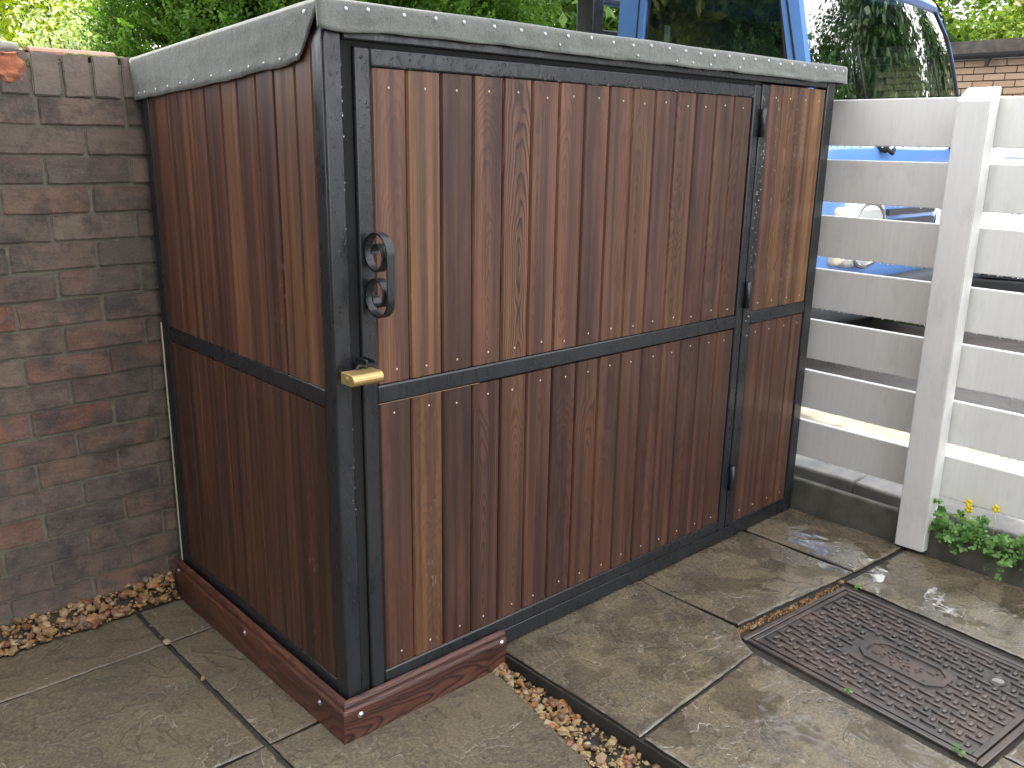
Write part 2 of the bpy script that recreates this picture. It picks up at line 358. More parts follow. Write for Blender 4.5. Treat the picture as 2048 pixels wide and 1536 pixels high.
# ------------------------------------------------------------------ mesh helpers
class MB:
    def __init__(s): s.v = []; s.f = []; s.sm = []
    def add(s, vs, fs, smooth=False):
        o = len(s.v); s.v += [tuple(q) for q in vs]; s.f += [tuple(i + o for i in f) for f in fs]; s.sm += [smooth] * len(fs)
    def box(s, x0, x1, y0, y1, z0, z1, m=None):
        vs = [(x, y, z) for z in (z0, z1) for y in (y0, y1) for x in (x0, x1)]
        if m: vs = [m @ Vector(q) for q in vs]
        s.add(vs, [(0, 2, 3, 1), (4, 5, 7, 6), (0, 1, 5, 4), (2, 6, 7, 3), (0, 4, 6, 2), (1, 3, 7, 5)])
    def bbox(s, x0, x1, y0, y1, z0, z1, r=0.004, seg=2, m=None, smooth=True):
        bm = bmesh.new(); bmesh.ops.create_cube(bm, size=1)
        for v in bm.verts:
            v.co = Vector((x0 + (v.co.x + .5) * (x1 - x0), y0 + (v.co.y + .5) * (y1 - y0), z0 + (v.co.z + .5) * (z1 - z0)))
        bmesh.ops.bevel(bm, geom=bm.edges[:], offset=r, segments=seg, affect='EDGES', profile=0.5)
        s.bm(bm, m, smooth, True)
    def bm(s, bm, m=None, smooth=False, hard=False):
        bm.verts.index_update()
        bm.normal_update(); o = len(s.f)
        s.add([(m @ v.co if m else v.co) for v in bm.verts], [[v.index for v in f.verts] for f in bm.faces], smooth)
        if hard:
            for i, f in enumerate(bm.faces):
                if max(abs(c) for c in f.normal) > .97: s.sm[o + i] = False
        bm.free()
    def prism(s, poly, axis, a0, a1, m=None, smooth=False):
        # poly: list of 2D points; axis index extruded from a0 to a1
        n = len(poly); vs = []
        for a in (a0, a1):
            for p in poly:
                q = list(p); q.insert(axis, a); vs.append(Vector(q))
        if m: vs = [m @ q for q in vs]
        fs = [tuple(range(n))[::-1], tuple(range(n, 2 * n))] + [(i, (i + 1) % n, n + (i + 1) % n, n + i) for i in range(n)]
        s.add(vs, fs, smooth)
    def tube(s, pts, rad, n=8, cap=True, smooth=True):
        pts = [Vector(p) for p in pts]; k = len(pts); rads = rad if isinstance(rad, (list, tuple)) else [rad] * k
        vs = []; t0 = None
        for i, p in enumerate(pts):
            t = (pts[min(i + 1, k - 1)] - pts[max(i - 1, 0)]).normalized()
            if t0 is None: a = t.orthogonal().normalized()
            else: a = (a - t * a.dot(t)).normalized()
            t0 = t; b = t.cross(a)
            for j in range(n):
                an = 2 * math.pi * j / n; vs.append(p + (a * math.cos(an) + b * math.sin(an)) * rads[i])
        fs = [(i * n + j, i * n + (j + 1) % n, (i + 1) * n + (j + 1) % n, (i + 1) * n + j) for i in range(k - 1) for j in range(n)]
        if cap: fs += [tuple(range(n))[::-1], tuple(range((k - 1) * n, k * n))]
        s.add(vs, fs, smooth)
    def sphere(s, c, r, seg=8, rings=5, sc=(1, 1, 1), m=None):
        vs = []; fs = []
        for i in range(rings + 1):
            th = math.pi * i / rings
            for j in range(seg):
                ph = 2 * math.pi * j / seg
                q = Vector((c[0] + r * sc[0] * math.sin(th) * math.cos(ph), c[1] + r * sc[1] * math.sin(th) * math.sin(ph), c[2] + r * sc[2] * math.cos(th)))
                vs.append(m @ q if m else q)
        for i in range(rings):
            for j in range(seg):
                fs.append((i * seg + j, (i + 1) * seg + j, (i + 1) * seg + (j + 1) % seg, i * seg + (j + 1) % seg))
        s.add(vs, fs, True)
    def disc(s, c, nrm, r, h=0.002, n=10):
        nrm = Vector(nrm).normalized(); a = nrm.orthogonal().normalized(); b = nrm.cross(a); c = Vector(c)
        vs = [c + (a * math.cos(2 * math.pi * i / n) + b * math.sin(2 * math.pi * i / n)) * r for i in range(n)]
        vs += [q + nrm * h * 0.6 - (q - c) * 0.15 for q in vs] + [c + nrm * h]
        fs = [(i, (i + 1) % n, n + (i + 1) % n, n + i) for i in range(n)] + [(n + i, n + (i + 1) % n, 2 * n) for i in range(n)]
        s.add(vs, fs, True)
    def mesh(s, name, mat):
        me = bpy.data.meshes.new(name); me.from_pydata(s.v, [], s.f); me.materials.append(mat)
        me.polygons.foreach_set('use_smooth', s.sm); me.update()
        bm = bmesh.new(); bm.from_mesh(me); bmesh.ops.recalc_face_normals(bm, faces=bm.faces[:]); bm.to_mesh(me); bm.free()
        return me
    def build(s, name, mat, parent=None, loc=(0, 0, 0), **props):
        return link(name, s.mesh(name, mat), parent, loc, **props)
def link(name, me, parent=None, loc=(0, 0, 0), **props):
    o = bpy.data.objects.new(name, me); C.objects.link(o); o.location = loc
    if parent: o.parent = parent
    for k, v in props.items(): o[k] = v
    return o
def thing(name, label, cat, loc=(0, 0, 0), group=None):
    o = bpy.data.objects.new(name, None); C.objects.link(o); o.location = loc
    o['label'] = label; o['category'] = cat
    if group: o['group'] = group
    o.empty_display_size = 0.1
    return o
def tag(o, label, cat, group=None):
    o['label'] = label; o['category'] = cat
    if group: o['group'] = group
    return o
def box_obj(name, mat, parent, *a, r=0.004, **p):
    b = MB(); b.bbox(*a, r=r); return b.build(name, mat, parent, **p)
def interp(tab, q):
    if q <= tab[0][0]: return tab[0][1]
    for (a, va), (b, vb) in zip(tab, tab[1:]):
        if q <= b: return va + (vb - va) * (q - a) / (b - a)
    return tab[-1][1]

# ------------------------------------------------------------------ ground, patio
def zl(y): return -0.043 - 0.0235 * max(-0.6, y) / 0.95     # lower paving falls slightly towards the wall
b = MB(); b.box(-150, 150, -150, 150, -0.5, -0.16)
b.build('ground', M_soil, kind='structure')
# bed under both paving levels
b = MB()
for (xa, xb_) in ((-3.2, -0.149), (-0.149, 0.30)):
    vs = [(x, y, z) for y in (-3.6, -.6, 1.0) for x in (xa, xb_) for z in (-.15, zl(y) - .0105)]
    b.add(vs, [(1, 3, 7, 5), (5, 7, 11, 9), (0, 4, 6, 2), (4, 8, 10, 6), (0, 2, 3, 1), (8, 9, 11, 10), (0, 1, 5, 4), (4, 5, 9, 8), (2, 6, 7, 3), (6, 10, 11, 7)])
b.box(0.3, 0.475, -3.6, 1.06, -0.15, -0.083); b.box(0.4755, 1.955, -3.6, 1.06, -0.15, -0.0135)
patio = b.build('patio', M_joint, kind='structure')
def slab(left, right, bottom, top, zf, mat, seed, res=52, amp=0.0035, thick=0.036):
    xs0 = left[0][1]; vs = []; fs = []
    n = res
    ymid0, ymid1 = bottom[0][1], top[0][1]
    off = Vector((seed * 3.7, seed * 1.9, seed * 5.1))
    def steps(size):
        e = [0, .0018, .0042, .0075, .012]; k = n + 1 - 2 * len(e); mid = [.012 + (size - .024) * (q + 1) / (k + 1) for q in range(k)]
        return [q / size for q in e + mid + [size - q for q in e[::-1]]]
    us = steps(abs(right[0][1] - left[0][1])); vs_ = steps(abs(top[0][1] - bottom[0][1]))
    for j in range(n + 1):
        for i in range(n + 1):
            u, v = us[i], vs_[j]
            yg = bottom[0][1] + (top[0][1] - bottom[0][1]) * v
            xa, xb = interp(left, yg), interp(right, yg); x = xa + (xb - xa) * u
            y0, y1 = interp(bottom, x), interp(top, x); y = y0 + (y1 - y0) * v
            xa, xb = interp(left, y), interp(right, y); x = xa + (xb - xa) * u
            P = Vector((x, y, 0)) + off
            h = mn.fractal(P * 5.0, 1.0, 2.0, 4) * 0.55 + mn.noise(P * 2.1) * 0.8
            w = h * 4.0; fl = math.floor(w); fr = w - fl
            ter = (fl + min(1.0, max(0.0, (fr - 0.80) / 0.20))) / 4.0
            z = (ter * 0.75 + h * 0.25) * amp + mn.noise(P * 30) * 0.0007
            d = min(x - xa, xb - x, y - y0, y1 - y)
            e = 0.0055 + 0.003 * mn.noise(P * 14)
            if d < e: z -= 0.0032 * (1 - max(0, d) / e) ** 1.6
            if d < 0.002:
                x += 0.0022 * mn.noise(P * 40); y += 0.0022 * mn.noise(P * 37 + Vector((9, 2, 1)))
            vs.append((x, y, zf(y) + z))
    for j in range(n):
        for i in range(n):
            a = j * (n + 1) + i; fs.append((a, a + 1, a + n + 2, a + n + 1))
    ring = [i for i in range(n + 1)] + [(j + 1) * (n + 1) + n for j in range(n)] + [n * (n + 1) + i for i in range(n - 1, -1, -1)] + [j * (n + 1) for j in range(n - 1, 0, -1)]
    m = len(ring); bb = MB(); bb.add(vs, fs, True)
    bb.add([vs[k] for k in ring] + [(vs[k][0], vs[k][1], zf(vs[k][1]) - thick) for k in ring], [((k + 1) % m, k, m + k, m + (k + 1) % m) for k in range(m)], False)
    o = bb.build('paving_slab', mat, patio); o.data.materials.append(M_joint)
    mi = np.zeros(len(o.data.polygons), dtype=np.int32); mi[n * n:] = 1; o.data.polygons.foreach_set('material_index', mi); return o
def rslab(x0, x1, y0, y1, zf, mat, seed, **k):
    return slab([(y0, x0), (y1, x0)], [(y0, x1), (y1, x1)], [(x0, y0), (x1, y0)], [(x0, y1), (x1, y1)], zf, mat, seed, **k)
Z0 = lambda y: -0.002
# lower level (left), 600 mm flags
sd = 1
for (x0, x1) in ((-1.367, -0.767), (-0.761, -0.163)):
    for (y0, y1) in ((0.7025, 0.935), (0.1015, 0.696), (-0.5, 0.0945), (-1.1, -0.51), (-1.71, -1.11), (-2.32, -1.72)):
        rslab(x0, x1, y0, y1, zl, M_slab_dry_shaded, sd, amp=0.0042); sd += 1
rslab(-0.149, 0.44, 0.7025, 0.935, zl, M_slab_dry_shaded, 21, amp=0.0042)
rslab(-0.149, 0.44, 0.1015, 0.696, zl, M_slab_dry_shaded, 22, amp=0.0042)
slab([(-.5, -.149), (.094, -.149)], [(-.5, .337), (0, .446), (.094, .455)], [(-.149, -.5), (.5, -.5)], [(-.149, .094), (.5, .094)], zl, M_slab_dry_shaded, 23, amp=0.0042)
slab([(-1.1, -.149), (-.51, -.149)], [(-1.1, .30), (-.51, .334)], [(-.149, -1.1), (.5, -1.1)], [(-.149, -.51), (.5, -.51)], zl, M_slab_dry_shaded, 24)
rslab(-0.149, 0.45, -1.71, -1.11, zl, M_slab_dry_shaded, 25)
# upper level (right)
slab([(-.487, .482), (.4, .482)], [(-.455, .993), (-.40, 1.018), (-.362, 1.060), (-.34, 1.064), (.4, 1.066)], [(.48, -.486), (1.07, -.452)], [(.48, .4), (1.07, .4)], Z0, M_slab, 31, amp=0.0065)
slab([(-.35, 1.074), (.4, 1.074)], [(-.41, 1.634), (.4, 1.634)], [(1.07, -.352), (1.634, -.407)], [(1.07, .4), (1.64, .4)], Z0, M_slab, 32, amp=0.0065)
slab([(-.41, 1.643), (.4, 1.643)], [(-.41, 1.953), (.4, 1.953)], [(1.64, -.408), (1.96, -.43)], [(1.64, .4), (1.96, .4)], Z0, M_slab, 33, amp=0.0065)
slab([(-1.03, 1.515), (-.42, 1.56)], [(-1.03, 1.953), (-.42, 1.953)], [(1.5, -1.03), (1.96, -1.05)], [(1.55, -.422), (1.96, -.44)], Z0, M_slab, 34, amp=0.0065)
slab([(-1.1, .478), (-.5, .482)], [(-1.1, .944), (-.5, .984), (-.46, .986)], [(.47, -1.1), (1.0, -1.09)], [(.48, -.497), (.99, -.464)], Z0, M_slab, 35, amp=0.005)
slab([(-1.7, .478), (-1.1, .478)], [(-1.7, 1.05), (-1.1, 1.045)], [(.47, -1.7), (1.1, -1.7)], [(.47, -1.112), (.955, -1.112), (.968, -1.064), (1.05, -1.070)], Z0, M_slab, 36)
slab([(-1.7, 1.06), (-1.1, 1.055)], [(-1.7, 1.953), (-1.0, 1.953)], [(1.0, -1.7), (2, -1.7)], [(1.05, -1.071), (1.485, -1.102), (1.53, -1.06), (1.96, -1.062)], Z0, M_slab, 37)

# driveway beyond the fence, back garden soil
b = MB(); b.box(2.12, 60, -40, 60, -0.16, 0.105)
b.build('driveway', M_shaded_tarmac, kind='structure')  # dark tone also carries the truck's shade on the drive
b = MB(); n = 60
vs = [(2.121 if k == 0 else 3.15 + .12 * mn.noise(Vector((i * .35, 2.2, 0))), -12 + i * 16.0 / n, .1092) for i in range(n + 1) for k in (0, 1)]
b.add(vs, [(2 * i, 2 * i + 1, 2 * i + 3, 2 * i + 2) for i in range(n)]); b.build('sunlit_concrete_strip', M_drive, kind='structure')  # pale tone puts the sunlit part of the drive into the colour
b = MB(); b.box(-40, 2.1, 1.215, 60, -0.16, 0.02); b.build('garden_soil', M_soil, kind='structure')
b = MB(); b.box(1.995, 2.11, -3.6, 1.2, -0.15, 0.03); b.build('soil_strip', M_soil, kind='structure')
# thin concrete kerb under the fence
b = MB(); b.bbox(1.96, 1.992, -3.6, 0.98, -0.14, 0.113, r=0.006); b.build('kerb', M_kerb, kind='structure')
# blue stone edging of the drive
edging = thing('stone_edging', 'row of worn blue-grey edging stones under the bottom fence board', 'edging')
yy = 1.1
for k in range(9):
    ln = random.uniform(0.38, 0.46); y1 = yy; y0 = yy - ln
    b = MB(); x0 = 2.085 + 0.03 * (yy - .3) if yy > -1 else 2.05
    b.bbox(x0, 2.235, y0 + 0.006, y1 - 0.006, -0.05, 0.122 + random.uniform(-.006, .006), r=0.012, seg=3)
    for i, q in enumerate(b.v):
        P = Vector(q); b.v[i] = tuple(P + Vector((mn.noise(P * 9), mn.noise(P * 11 + Vector((5, 0, 0))), mn.noise(P * 8))) * 0.008)
    b.build('edging_stone', M_edge, edging); yy = y0

# ------------------------------------------------------------------ unseen house, added to dim the shed side and wall
hs = thing('brick_house', 'unseen brick house added left of the patio to dim the shed side', 'house', (-3.2, -3.2, -.15))
b = MB(); b.box(-5, 0, -4.2, 3.6, 0, 5.6); b.build('wall', M_brick, hs)
b = MB(); b.prism([(-5.4, 5.61), (.4, 5.61), (-2.5, 7.4)], 1, -4.6, 4.0); b.build('roof', M_tile, hs)
b = MB(); b.box(.002, .05, -1.2, .2, 1.2, 2.3); w_ = b.build('window', M_white_plain, hs); b = MB(); b.box(.051, .056, -1.1, .1, 1.3, 2.2); b.build('pane', M_glass, w_)

# ------------------------------------------------------------------ brick wall
wall = thing('brick_wall', 'weathered dark red brick garden wall with upright coping bricks behind the shed', 'wall', (0, 0, 0))
WY = 0.985
b = MB(); b.box(-2.6, 2.0, WY + 0.006, WY + 0.205, -0.15, 1.50); b.build('mortar_core', M_mortar, wall)
def brick_mesh(w, h, d, seed):
    bm = bmesh.new(); bmesh.ops.create_cube(bm, size=1)
    for v in bm.verts: v.co = Vector((v.co.x * w, v.co.y * d, v.co.z * h))
    bmesh.ops.bevel(bm, geom=bm.edges[:], offset=0.003, segments=2, affect='EDGES')
    bmesh.ops.subdivide_edges(bm, edges=[e for e in bm.edges if e.calc_length() > .04], cuts=4, use_grid_fill=True)
    for v in bm.verts:
        P = v.co + Vector((seed, seed * 2.3, 0))
        v.co += Vector((mn.noise(P * 55), mn.noise(P * 35 + Vector((4, 4, 4))) * .7, mn.noise(P * 55 + Vector((9, 1, 3))))) * 0.0034
    bb = MB(); bb.bm(bm, None, True, True); return bb.mesh('brick', M_brick)
bmeshes = [brick_mesh(0.2115, 0.0668, 0.10, k * 1.7) for k in range(8)]
reds = {(11, -1): .75, (9, -1): .35, (7, -2): .8, (11, -2): .6, (6, 0): .3, (8, 0): .4}
rest = MB()
for i in range(21):
    z = 1.3755 - 0.075 * i
    off = -0.253 if i % 2 == 0 else -0.143
    for k in range(-11, 11):
        cx = off + 0.22 * k + 0.11
        if cx < -2.5 or cx > 1.9: continue
        if -1.4 < cx < 0.2 and i < 20:
            o = link('brick', bmeshes[(i * 7 + k * 3) % 8], wall, (cx + random.uniform(-.002, .002), WY + 0.05 + random.uniform(-.0015, .0015), z + random.uniform(-.0018, .0018)))
            o.rotation_euler = (0, random.uniform(-.004, .004), 0)
            o['red'] = reds.get((i, k), random.choice([0, 0, 0, 0, .12, .3]) if i > 5 else random.choice([0, 0, 0, .05]))
        else: rest.bbox(cx - .1045, cx + .1045, WY, WY + .1, z - .0325, z + .0325, r=0.004, seg=1)
rest.build('brick_courses', M_brick, wall, kind='stuff')
cmesh = [brick_mesh(0.0655, 0.104, 0.212, 40 + k * 1.3) for k in range(4)]
for m_ in cmesh: pass
crest = MB()
for k in range(-30, 27):
    cx = -0.259 + 0.0745 * k + 0.037
    z = 1.4655
    if -1.2 < cx < 0.3:
        o = link('coping_brick', cmesh[k % 4], wall, (cx, WY + 0.104, z + random.uniform(-.003, .003))); o['red'] = random.choice([0, 0, .1, .15]); o['pale'] = random.uniform(.3, .6)
        o.rotation_euler = (0, random.uniform(-.02, .02), 0)
        if k == -1:
            o['red'] = .45
            sp = MB(); sp.sphere((0, 0, 0), 1, 30, 24)
            for i, q in enumerate(sp.v):
                sq = lambda t: math.copysign(abs(t) ** .55, t)
                P = Vector((cx - .004 + .031 * sq(q[0]), WY + .007 + .014 * sq(q[1]), z + .012 + .039 * sq(q[2])))
                sp.v[i] = tuple(P + Vector((mn.noise(P * 45), mn.noise(P * 95 + Vector((3, 3, 3))) * 1.4, mn.noise(P * 45 + Vector((7, 7, 7))))) * .007)
            sp.build('spalled_face', M_spall, wall, label='broken orange-red face of a coping brick')
    else: crest.bbox(cx - .0327, cx + .0327, WY, WY + .21, z - .052, z + .052, r=.004, seg=1)
crest.build('coping_courses', M_brick, wall, kind='stuff')
b = MB()
for k in range(26):
    x = random.uniform(-.17, 0.02); b.sphere((x, WY + random.uniform(.01, .05), 1.517), random.uniform(.006, .012), 7, 4, (1.5, 1, .6))
for k in range(16):
    x = -0.259 + 0.0745 * random.choice([-1, 0, 1]) + random.uniform(-.006, .006); b.sphere((x, WY + .006, random.uniform(1.43, 1.52)), random.uniform(.003, .006), 6, 4)
b.build('moss', M_moss, wall, kind='stuff')
# bits lying on the wall top
b = MB()
pts = [(-.62, WY + .07, 1.532), (-.36, WY + .07, 1.532), (-.30, WY + .07, 1.532), (-.298, WY + .07, 1.532), (-.262, WY + .07, 1.530)]
b.tube(pts, [.017, .017, .017, .012, .011], 14)
tag(b.build('clay_pipe', M_pipe), 'short pale grey pipe lying on top of the brick wall', 'pipe')
b = MB(); prof = []
for i in range(9):
    a = math.pi * i / 8; prof.append((WY + .105 + .042 * math.cos(a), 1.518 + .020 * math.sin(a)))
for i in range(9):
    a = math.pi * (8 - i) / 8; prof.append((WY + .105 + .034 * math.cos(a), 1.516 + .014 * math.sin(a)))
b.prism(prof, 0, -.235, -.02, smooth=False)
tag(b.build('ridge_tile', M_tile), 'half-round reddish clay tile lying on the wall coping beside the pipe', 'tile')

# ------------------------------------------------------------------ shed
shed = thing('garden_store', 'low store shed of dark stained vertical planks in a black steel frame with grey felt', 'shed', (0, 0, 0))
Wd, D, H = 1.939, 0.95, 1.548
F = lambda n, *a, **k: box_obj(n, M_black, shed, *a, **k)
zs = lambda y: H - 0.055 * y / D
F('corner_post', 0, .045, 0, .045, 0.002, H, r=.006)
F('corner_post', Wd - .052, Wd, 0, .045, 0.002, H, r=.005)
F('corner_post', 0, .045, D - .045, D, 0.002, zs(D) - .002, r=.005)
F('corner_post', Wd - .052, Wd, D - .045, D, 0.002, zs(D) - .002, r=.005)
F('door_post', 1.509, 1.551, 0.0005, .042, .0475, 1.4985)
F('top_rail', .046, Wd - .053, 0.0007, .043, 1.5045, H - .001)
F('bottom_rail', .046, Wd - .053, 0.0007, .043, .002, .047)
F('panel_rail', 1.552, 1.886, .001, .04, .756, .797)
F('panel_rail', 1.552, 1.886, .001, .04, .0475, .058, r=.002)
F('side_rail', .001, .042, .046, D - .046, .755, .796)
F('side_rail', .001, .042, .046, D - .046, .0025, .085)
F('back_rail', .046, Wd - .053, D - .042, D - .001, .002, .047)
b = MB(); b.prism([(.046, 1.44), (D - .046, 1.41), (D - .046, zs(D - .046) - .003), (.046, zs(.046) - .003)], 0, .022, .043)
b.build('side_rail', M_black, shed)
b = MB(); b.box(Wd - .03, Wd - .002, .046, D - .046, .02, 1.49); b.build('side_panel', M_wood, shed, seed=3., tone=.2, pith_x=.1, pith_d=.1, slope=.02, rings=150., grain=.4, stain=.3, fleck=0., value=.9)
b = MB(); b.box(.046, Wd - .053, D - .02, D - .006, .048, 1.46); b.build('back_panel', M_wood, shed, seed=4., tone=.2, pith_x=.1, pith_d=.1, slope=.02, rings=150., grain=.4, stain=.3, fleck=0., value=.9)
b = MB(); b.box(.046, Wd - .053, .046, D - .046, .012, .028); b.build('floor_panel', M_rawwood, shed)

pcount = [0]
def plank(parent, a0, a1, z0, z1, front, axis='x', ztop2=None, **kw):
    # vertical board with chamfered edges and a tongue; axis 'x' faces -Y, axis 'y' faces -X
    pcount[0] += 1; k = pcount[0]
    w = a1 - a0 - 0.0022; h = z1 - z0; c = 0.0046
    prof = [(-w / 2, .018), (-w / 2, c), (-w / 2 + c * .9, 0), (w / 2 - c * .9, 0), (w / 2, c), (w / 2, .0075), (w / 2 + .005, .0078), (w / 2 + .005, .014), (w / 2, .0143), (w / 2, .018)]
    bb = MB(); n = len(prof); cols = [0, .5, 1.0]; vs = []
    for t in cols:
        for (px, py) in prof:
            zt = h if ztop2 is None else h + (ztop2 - z1) * (px / w + .5)
            vs.append((px, py, -h / 2 + zt * t + (0.0008 * mn.noise(Vector((k * 3.1, t * 4, px * 9)))) * (py < .004 and 0 < t < 1)))
    fs = [tuple(range(n)), tuple(range((len(cols) - 1) * n, len(cols) * n))[::-1]]
    for j in range(len(cols) - 1):
        fs += [(j * n + i, (j + 1) * n + i, (j + 1) * n + (i + 1) % n, j * n + (i + 1) % n) for i in range(n)]
    bb.add(vs, fs)
    rr = random.Random(k * 131 + 5)
    P = dict(seed=k * 2.37, tone=rr.choice([0., .1, .2, .3, .55]), pith_x=rr.uniform(-.03, .03), pith_d=rr.uniform(-.03, .09), slope=rr.uniform(-.10, .10),
             rings=rr.uniform(120, 230), grain=rr.choice([.35, .5, .75, .95]), stain=rr.choice([.15, .35, .5, .8]), fleck=0.0, value=rr.uniform(.78, 1.18), knot=rr.choice([0., 0., 0., .0, 1.0]))
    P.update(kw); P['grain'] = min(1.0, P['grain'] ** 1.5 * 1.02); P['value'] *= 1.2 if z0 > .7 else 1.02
    o = bb.build('plank', M_wood, parent, **{q: float(v) for q, v in P.items()})
    m = (a0 + a1) / 2
    if axis == 'x': o.location = (m, front, (z0 + z1) / 2)
    else: o.location = (front, m, (z0 + z1) / 2); o.rotation_euler = (0, 0, -math.pi / 2)
    return o
# door
door = MB()
DZ0, DZ1 = .0495, 1.494
yd = -.003
bl = lambda *a: door.bbox(*a, r=.0045)
bl(.068, .107, yd, .036, DZ0, DZ1)
bl(1.463, 1.499, yd, .036, DZ0, DZ1)
bl(.1065, 1.4635, yd + .0004, .036, 1.457, DZ1 - .0003)
bl(.1065, 1.4635, yd + .0004, .036, DZ0 + .0003, .086)
bl(.1065, 1.4635, yd + .0006, .034, .754, .796)
door = door.build('door', M_black, shed)
dx = [.1085, .1965, .2865, .377, .467, .556, .6465, .737, .826, .917, 1.0085, 1.098, 1.188, 1.28, 1.370, 1.4615]
up_k = [dict(tone=.25, grain=.45, stain=.25, value=1.12, pith_x=.01, pith_d=.03, slope=.10, rings=150),
 dict(tone=.85, grain=.2, stain=.25, value=1.05, fleck=.25), dict(tone=.1, grain=.25, stain=.8, value=.85), dict(tone=.2, grain=.6, stain=.75, pith_x=.005, pith_d=.02, slope=.12),
 dict(tone=.45, grain=1.0, stain=.1, value=1.15, pith_x=.012, pith_d=-.02, slope=-.06, rings=170), dict(tone=.2, grain=.55, stain=.3, pith_d=.0, slope=.07, value=1.05),
 dict(tone=.2, grain=.6, stain=.35, pith_d=.01, slope=.09), dict(tone=.15, grain=.45, stain=.8, value=.92), dict(tone=.2, grain=.45, stain=.35), dict(tone=.55, grain=.6, stain=.45, pith_d=.02, slope=.1),
 dict(tone=.05, grain=.4, stain=.6, value=.95), dict(tone=.4, grain=.7, stain=.3), dict(tone=.05, grain=.3, stain=1.0, value=.72), dict(tone=.25, grain=.6, stain=.75), dict(tone=.3, grain=.75, stain=.35)]
lo_k = [dict(tone=.1, grain=.3, stain=.45, value=.9), dict(tone=.6, grain=.4, stain=.35, value=1.1, fleck=.3), dict(tone=0, grain=.3, stain=.9, value=.75), dict(tone=.15, grain=.8, stain=.3, pith_d=.01, slope=.09),
 dict(tone=.35, grain=.65, stain=.45, pith_x=.015, pith_d=.0, slope=-.11), dict(tone=.15, grain=.5, stain=.4), dict(tone=.05, grain=.6, stain=.9, value=.8), dict(tone=.2, grain=.75, stain=.6), dict(tone=.1, grain=.5, stain=.6, value=.85),
 dict(tone=.1, grain=.5, stain=.4), dict(tone=.0, grain=.55, stain=.6, value=.85), dict(tone=.1, grain=.5, stain=.5), dict(tone=0, grain=.6, stain=.6, value=.8), dict(tone=0, grain=.4, stain=.6, value=.85), dict(tone=.1, grain=.5, stain=.4)]
pins = MB()
def pin(x, z, y=-.0005): pins.disc((x, y + .0015, z), (0, -1, 0), .0027, .0014, 8)
for i in range(15):
    a0, a1 = dx[i], dx[i + 1]
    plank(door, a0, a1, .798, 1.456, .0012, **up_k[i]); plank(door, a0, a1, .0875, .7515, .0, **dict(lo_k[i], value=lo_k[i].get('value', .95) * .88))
    m = (a0 + a1) / 2
    for z in (1.424, .822, .722, .118): pin(m + random.uniform(-.006, .006), z + random.uniform(-.006, .006), -.0012)
pins.build('pin_heads', M_pin, door, kind='stuff')
b = MB(); b.box(.109, .40, .001, .014, .7520, .7531); b.build('cut_edge', M_rawwood, door)
b = MB(); b.box(.0455, .0676, .006, .03, .05, 1.504); b.box(.0678, 1.508, .008, .03, 1.4942, 1.5042); b.build('gap_shade_strip', flat('gap_shade_black', (0.004, 0.004, 0.004), 0.9), shed)  # near-black strips paint the unlit dark of the door gaps
# hinges
for z in (1.385, .858, .235):
    b = MB(); b.tube([(1.504, -.012, z - .042), (1.504, -.012, z + .042)], .0095, 12); b.box(1.496, 1.516, -.012, -.001, z - .03, z + .03)
    b.build('hinge', M_black, door)
# scroll handle: flat bar 18 mm wide bent in the Y-Z plane
path = []
zc0, zc1, rr_ = 1.001, 1.092, .041
ybase = -.007
def spiral(zc, sgn):
    out = []
    for k in range(0, 61):
        a = k / 60 * 3.05 * math.pi
        rad = interp([(0, .041), (2.9, .041), (4.7, .037), (5.6, .029), (6.3, .0235), (7.85, .018), (9.6, .0145)], a)
        out.append((-.046 - rad * math.cos(a), zc + sgn * rad * math.sin(a)))
    return out
top = spiral(zc1, 1); bot = spiral(zc0, -1)
path = top[::-1] + [(-.087, zc1 - .02), (-.087, (zc0 + zc1) / 2), (-.087, zc0 + .02)] + bot
def strap(path, x0, x1, th):
    bb = MB(); n = len(path); vs = []
    for i, (y, z) in enumerate(path):
        y0, z0 = path[max(i - 1, 0)]; y1, z1 = path[min(i + 1, n - 1)]
        t = Vector((y1 - y0, z1 - z0)); t.normalize(); nn = Vector((-t.y, t.x)) * th / 2
        for x, s_ in ((x0, 1), (x1, 1), (x1, -1), (x0, -1)): vs.append((x, y + nn.x * s_, z + nn.y * s_))
    fs = [(i * 4 + j, i * 4 + (j + 1) % 4, i * 4 + 4 + (j + 1) % 4, i * 4 + 4 + j) for i in range(n - 1) for j in range(4)] + [(0, 1, 2, 3), ((n - 1) * 4 + 3, (n - 1) * 4 + 2, (n - 1) * 4 + 1, (n - 1) * 4)]
    bb.add(vs, fs); return bb
hb = strap(path, .078, .097, .0045)
hd = hb.build('handle', M_black, door)
bv = hd.modifiers.new('edge', 'BEVEL'); bv.width = .0009; bv.segments = 2; bv.limit_method = 'ANGLE'
for p_ in hd.data.polygons: p_.use_smooth = False
# hasp staple
b = MB(); b.bbox(.044, .086, -.030, -.002, .8525, .8605, r=.0015); b.bbox(.050, .056, -.045, -.0035, .8605, .871, r=.0015); b.bbox(.070, .076, -.045, -.0035, .8605, .869, r=.0015)
b.build('hasp', M_black, door)
